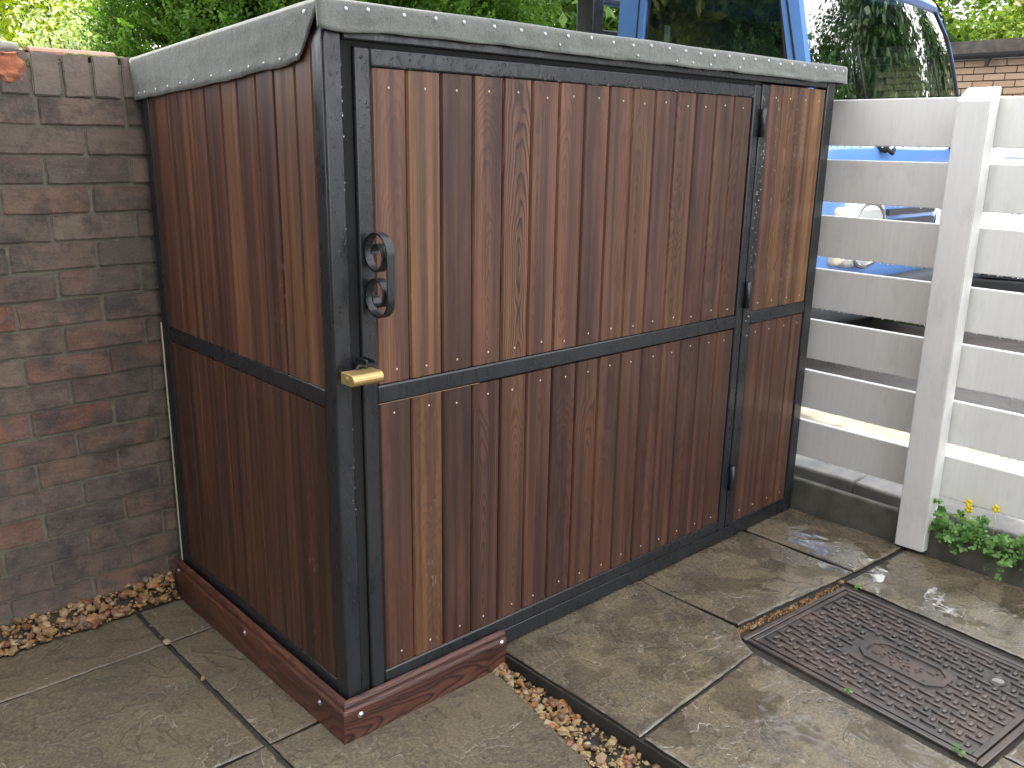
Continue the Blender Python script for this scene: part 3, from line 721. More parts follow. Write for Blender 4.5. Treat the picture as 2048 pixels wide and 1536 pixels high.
# right fixed panel
px_ = [1.5525, 1.626, 1.7165, 1.8075, 1.8845]
ur = [dict(tone=.1, grain=.3, stain=.45, value=1.0, fleck=1.0), dict(tone=.75, grain=.75, stain=.45, value=1.1, fleck=.2), dict(tone=.85, grain=.45, stain=.4, value=1.05, fleck=.5), dict(tone=1.0, grain=.35, stain=.12, value=1.4)]
pins = MB()
for i in range(4):
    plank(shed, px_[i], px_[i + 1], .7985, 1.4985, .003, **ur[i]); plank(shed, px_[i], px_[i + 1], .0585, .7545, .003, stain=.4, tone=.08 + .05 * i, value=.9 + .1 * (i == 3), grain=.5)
    for z in (1.462, .822, .725, .09): pin((px_[i] + px_[i + 1]) / 2, z, .001)
pins.build('pin_heads', M_pin, shed, kind='stuff')
# left side planks
sy = [.046, .115, .205, .288, .378, .463, .553, .627, .712, .786, .870, .9045]
st = [.35, .65, .0, .15, .55, .0, .1, .35, .3, .2, .1]; sv_ = [1.1, 1.05, .72, .9, 1.1, .78, .9, 1.0, .95, 1.0, .9]
for i in range(11):
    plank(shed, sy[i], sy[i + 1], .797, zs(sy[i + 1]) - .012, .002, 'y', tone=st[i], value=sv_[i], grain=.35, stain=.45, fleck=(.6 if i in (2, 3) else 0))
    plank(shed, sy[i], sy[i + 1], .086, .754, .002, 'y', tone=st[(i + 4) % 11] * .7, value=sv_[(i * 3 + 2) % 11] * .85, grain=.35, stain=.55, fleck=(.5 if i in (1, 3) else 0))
b = MB(); b.box(-.001, .003, D + .0005, D + .006, .05, .80); b.build('sealant_strip', M_cream, shed)

# ---- felt roof: deck + draped felt (front strip, side flap)
b = MB(); b.prism([(-.004, H + .001), (D + .012, zs(D) + .001), (D + .012, zs(D) + .02), (-.004, H + .02)], 0, -.004, Wd + .03); b.build('roof_deck', M_rawwood, shed)
roof = MB()
def drape(fn, nu, nv):
    vs = [fn(i / nu, j / nv) for j in range(nv + 1) for i in range(nu + 1)]
    roof.add(vs, [(j * (nu + 1) + i, j * (nu + 1) + i + 1, (j + 1) * (nu + 1) + i + 1, (j + 1) * (nu + 1) + i) for j in range(nv) for i in range(nu)], True)
XL, XR = -.012, Wd + .036
ZT = H + .028
zt = lambda y: ZT - .055 * (y + .012) / (D + .03)
def nz(a, b_, s, amp): return mn.noise(Vector((a * s, b_ * s, 3.3))) * amp
drape(lambda u, v: (XL + .010 + (XR - XL - .020) * u, -.004 + (D + .02) * v, zt(-.004 + (D + .02) * v) + nz(u * 4, v * 2, 2, .003)), 60, 20)
def fr_(u, v):
    x = XL - .006 + (XR - XL + .006) * u
    a = min(v / .3, 1.0); drop = max(0, (v - .3) / .7)
    dip = .005 * math.exp(-((x - .03) / .05) ** 2)
    y = -.004 - .010 * math.sin(a * math.pi / 2); z = zt(-.004) - .010 * (1 - math.cos(a * math.pi / 2)) - drop * (.045 + dip + nz(x, 0, 7, .004) + nz(x, 5, 30, .0015))
    return (x, y - .002 + nz(x, v, 9, .004) * drop - .003 * drop, z + nz(x, 1, 3, .003))
drape(fr_, 120, 9)
def fl_(u, v):
    y = -.016 + (D + .046) * u; a = min(v / .2, 1.0); drop = max(0, (v - .2) / .8)
    x = XL + .010 - .011 * math.sin(a * math.pi / 2); z = zt(y) - .010 * (1 - math.cos(a * math.pi / 2)) - drop * (.100 + nz(y, 2, 6, .005) + nz(y, 7, 28, .002))
    y2 = y + drop * max(0, .098 * (1 - u * 6)) if u < .1667 else y
    return (x + .006 * drop - .004 * drop * nz(y, v, 5, 1.2), y2, z)
drape(fl_, 70, 10)
drape(lambda u, v: (XR - .010 + .010 * math.sin(min(v / .2, 1) * math.pi / 2), -.008 + (D + .03) * u, zt(-.008 + (D + .03) * u) - .010 * (1 - math.cos(min(v / .2, 1) * math.pi / 2)) - max(0, v - .2) / .8 * .045), 30, 6)
ro = roof.build('roof_felt', M_felt, shed)
sm_ = ro.modifiers.new('thick', 'SOLIDIFY'); sm_.thickness = .0035; sm_.offset = -1
nails = MB()
k = 0
for x in [.045, .095, .18, .26, .335, .42, .50, .575, .65, .73, .81, .885, .955, 1.03, 1.10, 1.165, 1.23, 1.30, 1.37, 1.43, 1.50, 1.565, 1.63, 1.70, 1.77, 1.83, 1.89, 1.945]:
    nails.disc((x, -.0175, 1.560 + random.uniform(-.003, .003)), (0, -1, .1), .0042, .0018, 9)
for x in [.62, .9, 1.06, 1.13, 1.21, 1.35]: nails.disc((x, -.021, 1.538 + random.uniform(-.006, .006)), (0, -1, 0), .003, .0015, 8)
for u in [.10, .17, .24, .31, .40, .50, .60, .68, .76, .84, .92, .96]:
    y = -.016 + (D + .046) * u; nails.disc((XL + .0035, y, zt(y) - .095), (-1, 0, .1), .0032, .0016, 9)
nails.disc((XL - .004, .035, 1.550), (-1, 0, .1), .0045, .002, 9)
nails.build('clout_nails', M_nail, shed, kind='stuff')

# ---- skirting boards round the shed corner
def skirt(horizontal):
    z0, z1 = -.042, .058
    return [(0, 0), (.018, 0), (.018, .074), (.0165, .078), (.0125, .081), (.0115, .087), (.0125, .0905), (.0105, .0945), (.006, .0985), (.002, .100), (0, .100)]
def skirt_board(axis):
    pr = skirt(0); n = len(pr); vs = []
    bb = MB()
    if axis == 'x':
        for k, (end) in enumerate((0, 1)):
            for (t, h) in pr:
                y = -.006 - t; x = (-.006 - t) if end == 0 else .479
                vs.append((x, y, -.0425 + h * 1.005 + (0 if end == 0 else -.0035 + h * .03)))
    else:
        for end in (0, 1):
            for (t, h) in pr:
                x = -.006 - t; y = (-.006 - t) if end == 0 else .948
                hh = h * (1.005 if end == 0 else 1.21)
                vs.append((x, y, (-.0425 if end == 0 else -.067) + hh))
    fs = [tuple(range(n)), tuple(range(n, 2 * n))[::-1]] + [(i, n + i, n + (i + 1) % n, (i + 1) % n) for i in range(n)]
    bb.add(vs, fs); return bb
# wood grain runs along the length: build rotated so that local Z is the length
def lay(bb, rot, name, **p):
    me = bb.mesh(name, M_skirt); Mx = Matrix.Rotation(*rot).to_4x4(); me.transform(Mx.inverted()); o = link(name, me, shed, **p); o.matrix_local = Mx; return o
WP = dict(seed=91.3, tone=.2, pith_x=.02, pith_d=.05, slope=.05, rings=150., grain=1.0, stain=.35, fleck=0., value=1.05)
sk1 = lay(skirt_board('x'), (math.pi / 2, 3, 'Y'), 'skirting_board', **WP)
WP['seed'] = 47.1; WP['grain'] = .6
sk2 = lay(skirt_board('y'), (-math.pi / 2, 3, 'X'), 'skirting_board', **WP)
def screw(p, nrm, parent, Mx):
    bb = MB(); n = Vector(nrm); c = Vector(p)
    bb.disc(c, n, .0085, .0022, 14); bb.disc(c + n * .0018, n, .0062, .0026, 12)
    a = n.orthogonal().normalized(); b2 = n.cross(a)
    o = bb.build('screw_head', M_zinc, parent); o.matrix_parent_inverse = Mx.inverted()
    s2 = MB(); s2.disc(c + n * .0042, n, .0028, .0004, 6); o2 = s2.build('screw_recess', M_rubber, o)
    return o
for (x, z) in ((.022, .016), (.462, .030)): screw((x, -.0242, z), (0, -1, 0), sk1, Matrix.Rotation(math.pi / 2, 4, 'Y'))
for (y, z) in ((.085, .012), (.48, .020), (.925, .032)): screw((-.0242, y, z), (-1, 0, 0), sk2, Matrix.Rotation(-math.pi / 2, 4, 'X'))

# ---- padlock
lock = thing('padlock', 'brass padlock lying level across the shed door edge below the scroll handle', 'padlock', (.036, -.045, .838))
b = MB(); prof = [(-.026, -.013), (.012, -.013), (.012, .0115), (-.026, .0115)]
lens = []
for i in range(9):
    a = -math.pi / 2 + math.pi * i / 8; lens.append((-.020 - .012 * math.cos(a), .0125 * math.sin(a)))
prof = [(.018, -.0125), (.018, .0125)] + [(p_[0], p_[1]) for p_ in lens[::-1]]
b.prism(prof, 0, -.037, .037)
bo = b.build('lock_body', M_brass, lock); mv = bo.modifiers.new('edge', 'BEVEL'); mv.width = .0012; mv.segments = 2; mv.limit_method = 'ANGLE'; mv.angle_limit = R(40)
b = MB(); b.disc((-.0372, -.006, 0), (-1, 0, 0), .0075, .0012, 16); b.disc((-.0384, -.006, 0), (-1, 0, 0), .005, .0006, 12); b.build('key_plug', M_brass, lock)
b = MB(); b.tube([(.020, .010, .008), (.020, .012, .015), (.016, .014, .019), (.004, .014, .019), (-.001, .012, .015), (-.001, .010, .009)], .0035, 10); b.build('shackle', M_rubber, lock)

# ---- rain beads on the door frame and rails
drops = MB()
for k in range(420):
    x = random.uniform(.11, 1.49); z = 1.46 + random.random() ** 1.6 * .030; drops.sphere((x, -.0032, z), random.uniform(.0011, .0031), 7, 4, (1, .8, 1.1))
for k in range(190):
    z = random.uniform(.85, 1.48); x = random.uniform(.073, .103); drops.sphere((x, -.0034, z), random.uniform(.0010, .0026), 7, 4, (1, .7, 1.1))
for k in range(260):
    drops.sphere((random.uniform(.012, .042), -.0006, random.uniform(.3, 1.5)), random.uniform(.0009, .0024), 7, 4, (1, .7, 1.1))
for k in range(160):
    drops.sphere((random.choice([random.uniform(1.467, 1.495), random.uniform(1.513, 1.547)]), -.003 if 0 else -.0028, random.uniform(.7, 1.48)), random.uniform(.0009, .0024), 7, 4, (1, .7, 1.1))
drops.build('rain_beads', M_water, shed, kind='stuff')

# ------------------------------------------------------------------ fence
fence = thing('white_fence', 'white painted timber fence of wide horizontal boards on a square post', 'fence', (1.96, -.45, 0))
fo = Vector((-1.96, .45, 0))
BT = [1.471, 1.275, 1.086, .900, .714, .525, .336]; BB_ = [1.324, 1.134, .945, .758, .573, .382, .197]
def post(y0):
    bb = MB(); x0, x1, y1 = 1.925, 1.994, y0 + .097
    P = []
    prof = [(x0, .004), (x1, .004), (x1, 1.499), (x0, 1.456)]
    bm = bmesh.new()
    vs = [bm.verts.new((p[0], y, p[1])) for y in (y0, y1) for p in prof]
    for f in ((0, 1, 2, 3), (7, 6, 5, 4), (0, 4, 5, 1), (1, 5, 6, 2), (2, 6, 7, 3), (3, 7, 4, 0)): bm.faces.new([vs[i] for i in f])
    bmesh.ops.recalc_face_normals(bm, faces=bm.faces[:])
    es = [e for e in bm.edges if abs(e.verts[0].co.z - e.verts[1].co.z) > .5]
    bmesh.ops.bevel(bm, geom=es, offset=.003, segments=2, affect='EDGES')
    bmesh.ops.subdivide_edges(bm, edges=[e for e in bm.edges if abs(e.verts[0].co.z - e.verts[1].co.z) < .06], cuts=6)
    for v in bm.verts:
        if v.co.z < .02: v.co.z += .004 + .008 * mn.noise(v.co * 60)
    bb.bm(bm, Matrix.Translation(fo)); return bb.build('fence_post', M_white, fence)
post(-.501); post(-2.35)
fd = MB()
for i in range(7):
    for (y0, y1) in ((-.4775, .90), (-2.30, -.4815)):
        t, bt = BT[i] + random.uniform(-.002, .002), BB_[i] + random.uniform(-.002, .002)
        bb = MB(); x0 = 1.9955 + random.uniform(0, .001)
        n = 24; bb.bbox(x0, x0 + .022, y0, y1, bt, t, r=.003)
        bb.v = [tuple(Vector(q) + fo) for q in bb.v]
        bb.build('fence_board', M_white, fence)
        y = max(y0, -1.3)
        while y < min(y1, .5):
            y += random.uniform(.008, .03)
            fd.sphere((x0 + .004 + random.uniform(0, .012) - 1.96, y + .45, bt - .001), random.uniform(.0015, .0036), 7, 4, (1, 1, 1.2))
fd.build('hanging_drops', M_water, fence, kind='stuff')

# ------------------------------------------------------------------ gravel
def stone_mesh(seed):
    bm = bmesh.new(); bmesh.ops.create_icosphere(bm, subdivisions=1, radius=1)
    rr = random.Random(seed); sc = Vector((rr.uniform(.8, 1.3), rr.uniform(.6, 1.0), rr.uniform(.4, .75)))
    for v in bm.verts:
        d = 1 + .45 * mn.noise(v.co * 1.3 + Vector((seed * 3.1, 0, 0))); v.co = Vector((v.co.x * sc.x, v.co.y * sc.y, v.co.z * sc.z)) * d
    bb = MB(); bb.bm(bm, None, False); return bb.mesh('stone', M_stone)
smesh = [stone_mesh(k) for k in range(14)]
def strew(parent, n, fn, big):
    for k in range(n):
        p, s = fn(k)
        o = link('stone', smesh[k % 14], parent, p); o.scale = (s, s, s); o.rotation_euler = (random.uniform(-.6, .6), random.uniform(-.6, .6), random.uniform(0, 6.3))
def fill(parent, n, fn):
    bb = MB()
    for k in range(n):
        p, s = fn(k); me = smesh[k % 14]; rot = Matrix.Rotation(random.uniform(0, 6.3), 3, 'Z') @ Matrix.Rotation(random.uniform(-.8, .8), 3, 'X')
        bb.add([rot @ (v.co * s) + Vector(p) for v in me.vertices], [tuple(f.vertices) for f in me.polygons])
    return bb.build('small_stones', M_stone, parent, kind='stuff')
gw = MB()
prof = [(.935, -.075), (WY + .002, -.075), (WY + .002, -.012), (.955, -.052), (.935, -.062)]
gw.prism(prof, 0, -2.4, -.02); gwall = gw.build('gravel_bed', M_soil, kind='structure')
def hz(y): return -.060 + .050 * max(0, (y - .93) / .055) ** 1.1
def f1(k):
    x = -.03 - abs(random.random()) ** 1.25 * 1.0; t = random.random(); y = .925 + .062 * t
    if -.2 < x: y += .0
    s = random.uniform(.0085, .018); e = max(0, 1 + x / .30); return (x, y - .004 - .02 * e * (1 - t) * 0, hz(y) + s * .35 + random.random() * .016 * (.4 + e)), s
def f1s(k):
    x = -.03 - random.random() * 1.0; y = .92 + .066 * random.random(); return (x, y, hz(y) + .004), random.uniform(.003, .007)
strew(gwall, 235, f1, 0); fill(gwall, 700, f1s)
gs = MB(); gs.prism([(.30, -.6), (.4745, -.6), (.4745, .1), (.45, .1)], 2, -.082, -.052); gstrip = gs.build('gravel_bed', M_soil, kind='structure')
def gl(y): return interp([(-1.1, .30), (-.5, .337), (0, .446), (.1, .455)], y)
def f2(k):
    y = random.uniform(-.62, .0); x0 = gl(y) - .004; x = x0 + (.468 - x0) * random.random(); s = random.uniform(.007, .0145)
    return (x, y, -.050 + s * .35 + random.random() * .008), s
def f2s(k):
    y = random.uniform(-.62, .02); x0 = gl(y); x = x0 + (.470 - x0) * random.random(); return (x, y, -.047 + random.random() * .004), random.uniform(.003, .006)
strew(gstrip, 190, f2, 0); fill(gstrip, 380, f2s)
# loose single stones in the joints
for (p, s) in (((-.158, .455, zl(.45) + .004), .008), ((-.157, .70, zl(.7) + .004), .010), ((-.158, .74, zl(.7) + .003), .006), ((-.157, .82, zl(.8) + .003), .005), ((1.535, -.418, .0), .011), ((1.10, -.385, -.004), .010), ((1.03, -.37, -.006), .005), ((1.27, -.40, -.003), .008), ((1.33, -.405, -.002), .007), ((1.12, -.388, -.004), .006)):
    o = link('stone', smesh[int(s * 1e4) % 14], patio, p); o.scale = (s, s, s); o.rotation_euler = (.4, .3, p[1] * 9)
b = MB()
for k in range(420):
    t = random.random(); x = 1.03 + .50 * t; y = -.366 - .062 * t + random.uniform(-.008, .016); me = smesh[k % 14]; s = random.uniform(.0015, .004); b.add([v.co * s + Vector((x, y, -.014 + random.random() * .006)) for v in me.vertices], [tuple(f.vertices) for f in me.polygons])
b.build('joint_grit', M_stone, patio, kind='stuff')

# ------------------------------------------------------------------ manhole cover
mo = Vector((1.025, -.395, -.006)); e1 = Vector((.499, -.037, 0)); e2 = Vector((-.0485, -.659, 0))
U, V_ = e1.length, e2.length
mh = thing('manhole_cover', 'wet rusty cast-iron manhole cover with raised basket-weave tread set in the paving', 'manhole cover', mo)
mh.rotation_euler = (0, 0, math.atan2(e1.y, e1.x))
b = MB()
for a in ((0, U, -.016, 0), (0, U, -V_, -V_ + .016), (0, .016, -V_ + .0165, -.0165), (U - .016, U, -V_ + .0165, -.0165)): b.bbox(a[0], a[1], a[2], a[3], -.02, .003, r=.002, seg=1)
b.build('frame', M_iron, mh)
b = MB(); b.box(.021, U - .021, -V_ + .021, -.021, -.02, -.001)
x0, x1, y0, y1 = .021, U - .021, -V_ + .021, -.021
for a in ((x0, x1, y1 - .014, y1), (x0, x1, y0, y0 + .014), (x0, x0 + .014, y0 + .0145, y1 - .0145), (x1 - .014, x1, y0 + .0145, y1 - .0145)): b.bbox(a[0], a[1], a[2], a[3], -.0012, .0030, r=.0012, seg=1)
cxm, cym = U / 2, -V_ / 2 - .01
cu, cv = .0280, .0310; nu = int((x1 - x0 - .03) / cu); nv = int((y1 - y0 - .03) / cv)
kx, ky = U * .74, -V_ * .80
for i in range(nu):
    for j in range(nv):
        u = x0 + .02 + (i + .5) * (x1 - x0 - .04) / nu; v = y0 + .02 + (j + .5) * (y1 - y0 - .04) / nv
        if abs(u - cxm) < .066 and abs(v - cym) < .128: continue
        if abs(u - kx) < .030 and abs(v - ky) < .035: continue
        if (i + j) % 2: b.bbox(u - .0036, u + .0036, v - .0205, v + .0205, -.0012, .0044, r=.0022, seg=1)
        else: b.bbox(u - .0128, u + .0128, v - .0060, v + .0060, -.0012, .0056, r=.0034, seg=1)
# blank cartouche: raised octagonal rim with worn lumps
def octa(h, s): return [(cxm + s * .055 * a, cym + s * .118 * c_) for a, c_ in ((1, .72), (.45, 1), (-.45, 1), (-1, .72), (-1, -.72), (-.45, -1), (.45, -1), (1, -.72))]
o1, o2 = octa(0, 1), octa(0, .86); n = 8
vs = [(p[0], p[1], -.0012) for p in o1] + [(p[0], p[1], .0035) for p in o1] + [(p[0], p[1], .0035) for p in o2] + [(p[0], p[1], -.0012) for p in o2]
b.add(vs, [(r_ * n + i, r_ * n + (i + 1) % n, (r_ + 1) * n + (i + 1) % n, (r_ + 1) * n + i) for r_ in range(3) for i in range(n)])
for k in range(46):
    u = cxm + random.uniform(-.034, .034); v = cym + random.uniform(-.082, .082); b.bbox(u - .003, u + .003, v - .004, v + .004, -.0012, random.uniform(.0012, .003), r=.001, seg=1)
b.build('cover_plate', M_iron, mh)
b = MB(); n = 20
vs = [(kx + .026 * math.cos(2 * math.pi * i / n), ky + .020 * math.sin(2 * math.pi * i / n), .0012) for i in range(n)] + [(kx + .020 * math.cos(2 * math.pi * i / n), ky + .015 * math.sin(2 * math.pi * i / n), .0035) for i in range(n)]
vs += [(kx + .018 * math.cos(2 * math.pi * i / n), ky + .0135 * math.sin(2 * math.pi * i / n), -.0002) for i in range(n)]
b.add(vs, [(r_ * n + i, r_ * n + (i + 1) % n, (r_ + 1) * n + (i + 1) % n, (r_ + 1) * n + i) for r_ in range(2) for i in range(n)], True)
b.build('keyhole_rim', M_iron, mh)
b = MB(); b.add([(kx + .0185 * math.cos(2 * math.pi * i / n), ky + .014 * math.sin(2 * math.pi * i / n), .0008) for i in range(n)], [tuple(range(n))])
b.build('keyhole_puddle', flat('brown_puddle', (0.05, 0.04, 0.025), 0.03), mh)
b = MB(); b.box(.0165, U - .0165, -V_ + .0165, -.0165, -.018, -.009); b.build('frame_seat', M_rubber, mh)

# ------------------------------------------------------------------ leaf helpers
def leaf_mesh(name, pos, nrm, size, tint, mat, aspect=1.6, fold=0.0, rs=None):
    # one pointed 4-vertex leaf per position
    rs = rs or rng
    n = len(pos); nrm = nrm / np.linalg.norm(nrm, axis=1)[:, None]
    t = rs.normal(size=(n, 3)); t -= (t * nrm).sum(1)[:, None] * nrm; t /= np.linalg.norm(t, axis=1)[:, None]
    bt = np.cross(nrm, t); s = size[:, None]
    v = np.stack([pos - t * s * aspect / 2, pos + bt * s / 2 + nrm * s * fold, pos + t * s * aspect / 2, pos - bt * s / 2 + nrm * s * fold], 1).reshape(-1, 3)
    me = bpy.data.meshes.new(name); me.vertices.add(4 * n); me.vertices.foreach_set('co', v.ravel())
    me.loops.add(4 * n); me.loops.foreach_set('vertex_index', np.arange(4 * n)); me.polygons.add(n)
    me.polygons.foreach_set('loop_start', np.arange(n) * 4); me.polygons.foreach_set('loop_total', np.full(n, 4))
    me.update(calc_edges=True); a = me.attributes.new('tint', 'FLOAT', 'POINT'); a.data.foreach_set('value', np.repeat(tint, 4).astype(np.float32))
    me.materials.append(mat); me.validate(); return me
def crown_points(n, c, rad, clumps, spread, rs, shell=.65):
    d = rs.normal(size=(clumps, 3)); d /= np.linalg.norm(d, axis=1)[:, None]
    cc = d * (shell + (1 - shell) * rs.random((clumps, 1))) ** 1.0 * np.array(rad) + np.array(c)
    k = rs.integers(0, clumps, n); p = cc[k] + rs.normal(size=(n, 3)) * spread * (0.5 + rs.random((clumps, 1))[k])
    return p, k
def tree(name, label, cat, base, height, rad, mat, nleaf, lsize, clumps, seed, group=None, trunk_r=.09, cz=None, spread=.28, trunk=True):
    rs = np.random.default_rng(seed); rd = random.Random(seed)
    t = thing(name, label, cat, base, group)
    czz = cz if cz is not None else height - rad[2]
    p, k = crown_points(nleaf, (0, 0, czz), rad, clumps, spread, rs)
    nr = p - np.array([0, 0, czz]); nr = nr / (np.linalg.norm(nr, axis=1)[:, None] + 1e-6) + rs.normal(size=p.shape) * .7 + np.array([0, 0, .4])
    tint = np.clip(rs.random(clumps)[k] * .6 + rs.random(nleaf) * .4, 0, 1)
    p[:, 2] = np.maximum(p[:, 2], .05)
    link('crown', leaf_mesh('crown', p, nr, lsize * (0.6 + .8 * rs.random(nleaf)), tint, mat, rs=rs), t)
    b = MB(); top = Vector((rd.uniform(-.2, .2), rd.uniform(-.2, .2), czz + rad[2] * .3))
    b.tube([(0, 0, -.1), (0.02, 0, height * .15), tuple(top * .55), tuple(top)], [trunk_r * 1.25, trunk_r, trunk_r * .7, trunk_r * .25], 9)
    for q in range(9):
        an = rd.uniform(0, 6.3); z0 = rd.uniform(.35, .8) * top.z; L_ = rd.uniform(.5, .9)
        b.tube([(top.x * z0 / top.z, top.y * z0 / top.z, z0), (rad[0] * .4 * L_ * math.cos(an), rad[1] * .4 * L_ * math.sin(an), z0 + .25 * rad[2]), (rad[0] * .85 * L_ * math.cos(an), rad[1] * .85 * L_ * math.sin(an), z0 + .4 * rad[2])], [trunk_r * .5, trunk_r * .32, trunk_r * .1], 6)
    b.build('trunk', M_bark, t); return t

# ------------------------------------------------------------------ conifers behind the wall
def conifer(label, x, y, rx, ry, h, mat, seed, nfine, group):
    rs = np.random.default_rng(seed); t = thing('conifer', label, 'tree', (x, y, 0.02), group)
    P = []; Nn = []; Sz = []; Ti = []
    def sprays(n, z0, z1, size, per, sc_=.30):
        an = rs.random(n) * 2 * np.pi if z0 > 2 or z1 < 1.4 else np.pi * (0.78 + 1.44 * rs.random(n)); z = z0 + (z1 - z0) * rs.random(n)
        prof = np.clip(1.02 - (z / h) ** 2.2, .05, 1)
        lump = 1 + .16 * np.sin(an * 5 + z * 6 + seed) + .10 * np.sin(an * 11 - z * 13)
        rr = (.62 + .42 * rs.random(n) ** .6) * lump
        c = np.stack([np.cos(an) * rx * prof * rr, np.sin(an) * ry * prof * rr, z], 1)
        d = np.stack([np.cos(an), np.sin(an), .55 + .6 * rs.random(n)], 1) + rs.normal(size=(n, 3)) * .35
        d /= np.linalg.norm(d, axis=1)[:, None]
        side = np.cross(d, rs.normal(size=(n, 3))); side /= np.linalg.norm(side, axis=1)[:, None]
        tint0 = rs.random(n)
        for q in range(per):
            f = (q + .5) / per; s_ = (q % 2 * 2 - 1)
            w = size * (1 - .75 * f) * .55
            pos = c + d * size * f * 1.4 + side * (w * s_ * rs.random((n, 1)))
            P.append(pos); nn = np.cross(d, side) + rs.normal(size=(n, 3)) * .45; Nn.append(nn); Sz.append(np.full(n, size * sc_) * (.7 + .6 * rs.random(n))); Ti.append(np.clip(tint0 * .55 + f * .45, 0, 1))
    sprays(nfine, 1.32, 2.2, .085, 22, .125)
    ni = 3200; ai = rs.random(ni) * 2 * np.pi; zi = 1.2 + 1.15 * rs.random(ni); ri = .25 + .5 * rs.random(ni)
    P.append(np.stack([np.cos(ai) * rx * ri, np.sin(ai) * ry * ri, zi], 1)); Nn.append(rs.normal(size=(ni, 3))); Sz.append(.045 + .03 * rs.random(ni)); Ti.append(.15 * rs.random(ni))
    sprays(4200, 2.2, h, .17, 10); sprays(260, 0.05, 1.3, .25, 8)
    p = np.concatenate(P); n_ = np.concatenate(Nn); s_ = np.concatenate(Sz); ti = np.concatenate(Ti)
    link('foliage', leaf_mesh('foliage', p, n_, s_, ti, mat, 2.0, rs=rs), t)
    b = MB(); b.tube([(0, 0, -.1), (0, 0, h * .5), (0, 0, h * .96)], [.09, .06, .01], 8)
    for q in range(60):
        an = random.uniform(0, 6.3); z = random.uniform(.8, h * .8); L_ = .75 * (1.02 - (z / h) ** 2.2)
        b.tube([(0, 0, z), (rx * L_ * math.cos(an), ry * L_ * math.sin(an), z + .25)], [.018, .004], 5)
    b.build('trunk', M_bark, t); return t
G = 'conifers standing behind the brick wall'
conifer('dense green conifer behind the wall, beside the gap of white sky', .86, 2.1, .44, .5, 5.2, M_thuja, 3, 2600, G)
conifer('dense green conifer directly above the near corner of the shed roof', 1.48, 2.2, .46, .6, 5.6, M_thuja, 4, 2600, G)
conifer('dense green conifer above the front felt, second from the golden one', 2.02, 2.3, .48, .6, 5.3, M_thuja, 5, 2200, G)
conifer('golden green conifer next to the leafy climber and the truck', 2.60, 2.75, .26, .4, 4.6, M_gold, 6, 1500, G)

conifer('deep green conifer in the second row, behind the one nearest the sky gap', 1.25, 3.05, .5, .5, 5.4, M_thuja, 8, 900, G)
conifer('deep green conifer in the second row, behind the shed roof corner', 2.15, 3.2, .6, .5, 5.6, M_thuja, 9, 900, G)
tree('lime_tree', 'bright yellow-green tree beyond the brick wall at the picture edge', 'tree', (2.0, 11.5, 0), 7.5, (2.5, 2.2, 2.9), M_yellow, 34000, .046, 260, 21, trunk_r=.12, spread=.26)
tree('lime_tree', 'second yellow-green tree seen further back past the wall', 'tree', (-1.5, 15.5, 0), 8.0, (3.0, 2.2, 3.3), M_yellow, 9000, .11, 120, 22, trunk_r=.13, spread=.3)
tree('broadleaf_tree', 'dark leafy tree far behind, glimpsed in the white sky gap', 'tree', (5.6, 22, 0), 8.0, (1.6, 2.0, 3.2), M_dkgreen, 5000, .12, 70, 23, spread=.3)
tree('broadleaf_tree', 'dark green tree behind the far end of the garage, seen through the truck cab', 'tree', (12.2, 6.1, .1), 5.8, (1.7, 1.5, 2.4), M_dkgreen, 11000, .11, 150, 24, spread=.3)
tree('broadleaf_tree', 'second dark green tree behind the garage, further right through the windscreen', 'tree', (14.6, 7.6, .1), 5.6, (1.5, 1.5, 2.3), M_dkgreen, 11000, .12, 150, 25, spread=.32)
# variegated shrub
def shrub(name, label, base, rad, zc, mat, n, ls, clumps, seed, cat='shrub', spread=.09):
    rs = np.random.default_rng(seed); t = thing(name, label, cat, base)
    p, k = crown_points(n, (0, 0, zc), rad, clumps, spread, rs, .45)
    nr = rs.normal(size=p.shape) * .8 + np.array([0, -.3, .6]); tint = np.clip(rs.random(clumps)[k] * .5 + rs.random(n) * .5, 0, 1)
    link('foliage', leaf_mesh('foliage', p, nr, ls * (.6 + .8 * rs.random(n)), tint, mat, 1.9, .12, rs=rs), t)
    b = MB()
    for q in range(14):
        an = random.uniform(0, 6.3); r_ = random.uniform(.2, .85)
        b.tube([(0.02 * math.cos(an), .02 * math.sin(an), -.05), (rad[0] * .4 * r_ * math.cos(an), rad[1] * .4 * r_ * math.sin(an), zc * .6), (rad[0] * r_ * math.cos(an), rad[1] * r_ * math.sin(an), zc + rad[2] * .5)], [.012, .008, .003], 5)
    b.build('stem', M_bark, t); return t
shrub('variegated_shrub', 'shrub with white-edged leaves standing just above the wall top', (.90, 4.3, .02), (.34, .3, .62), 1.52, M_varieg, 5200, .021, 120, 31)
shrub('climber_hedge', 'broad-leaved green climber between the golden conifer and the blue truck cab', (6.35, 6.9, .105), (1.2, .7, 1.7), 1.75, M_green, 8500, .085, 170, 32, spread=.17)
shrub('climber_hedge', 'mass of broad green leaves behind the black rack of the truck', (8.1, 6.7, .105), (1.5, .7, 1.9), 1.9, M_green, 9500, .09, 180, 33, spread=.18)
tree('broadleaf_tree', 'bright green tree above the flat garage roof', 'tree', (15.3, 4.95, 0), 4.5, (1.15, .95, 1.7), M_bright, 9500, .06, 120, 34, trunk_r=.06, spread=.16)
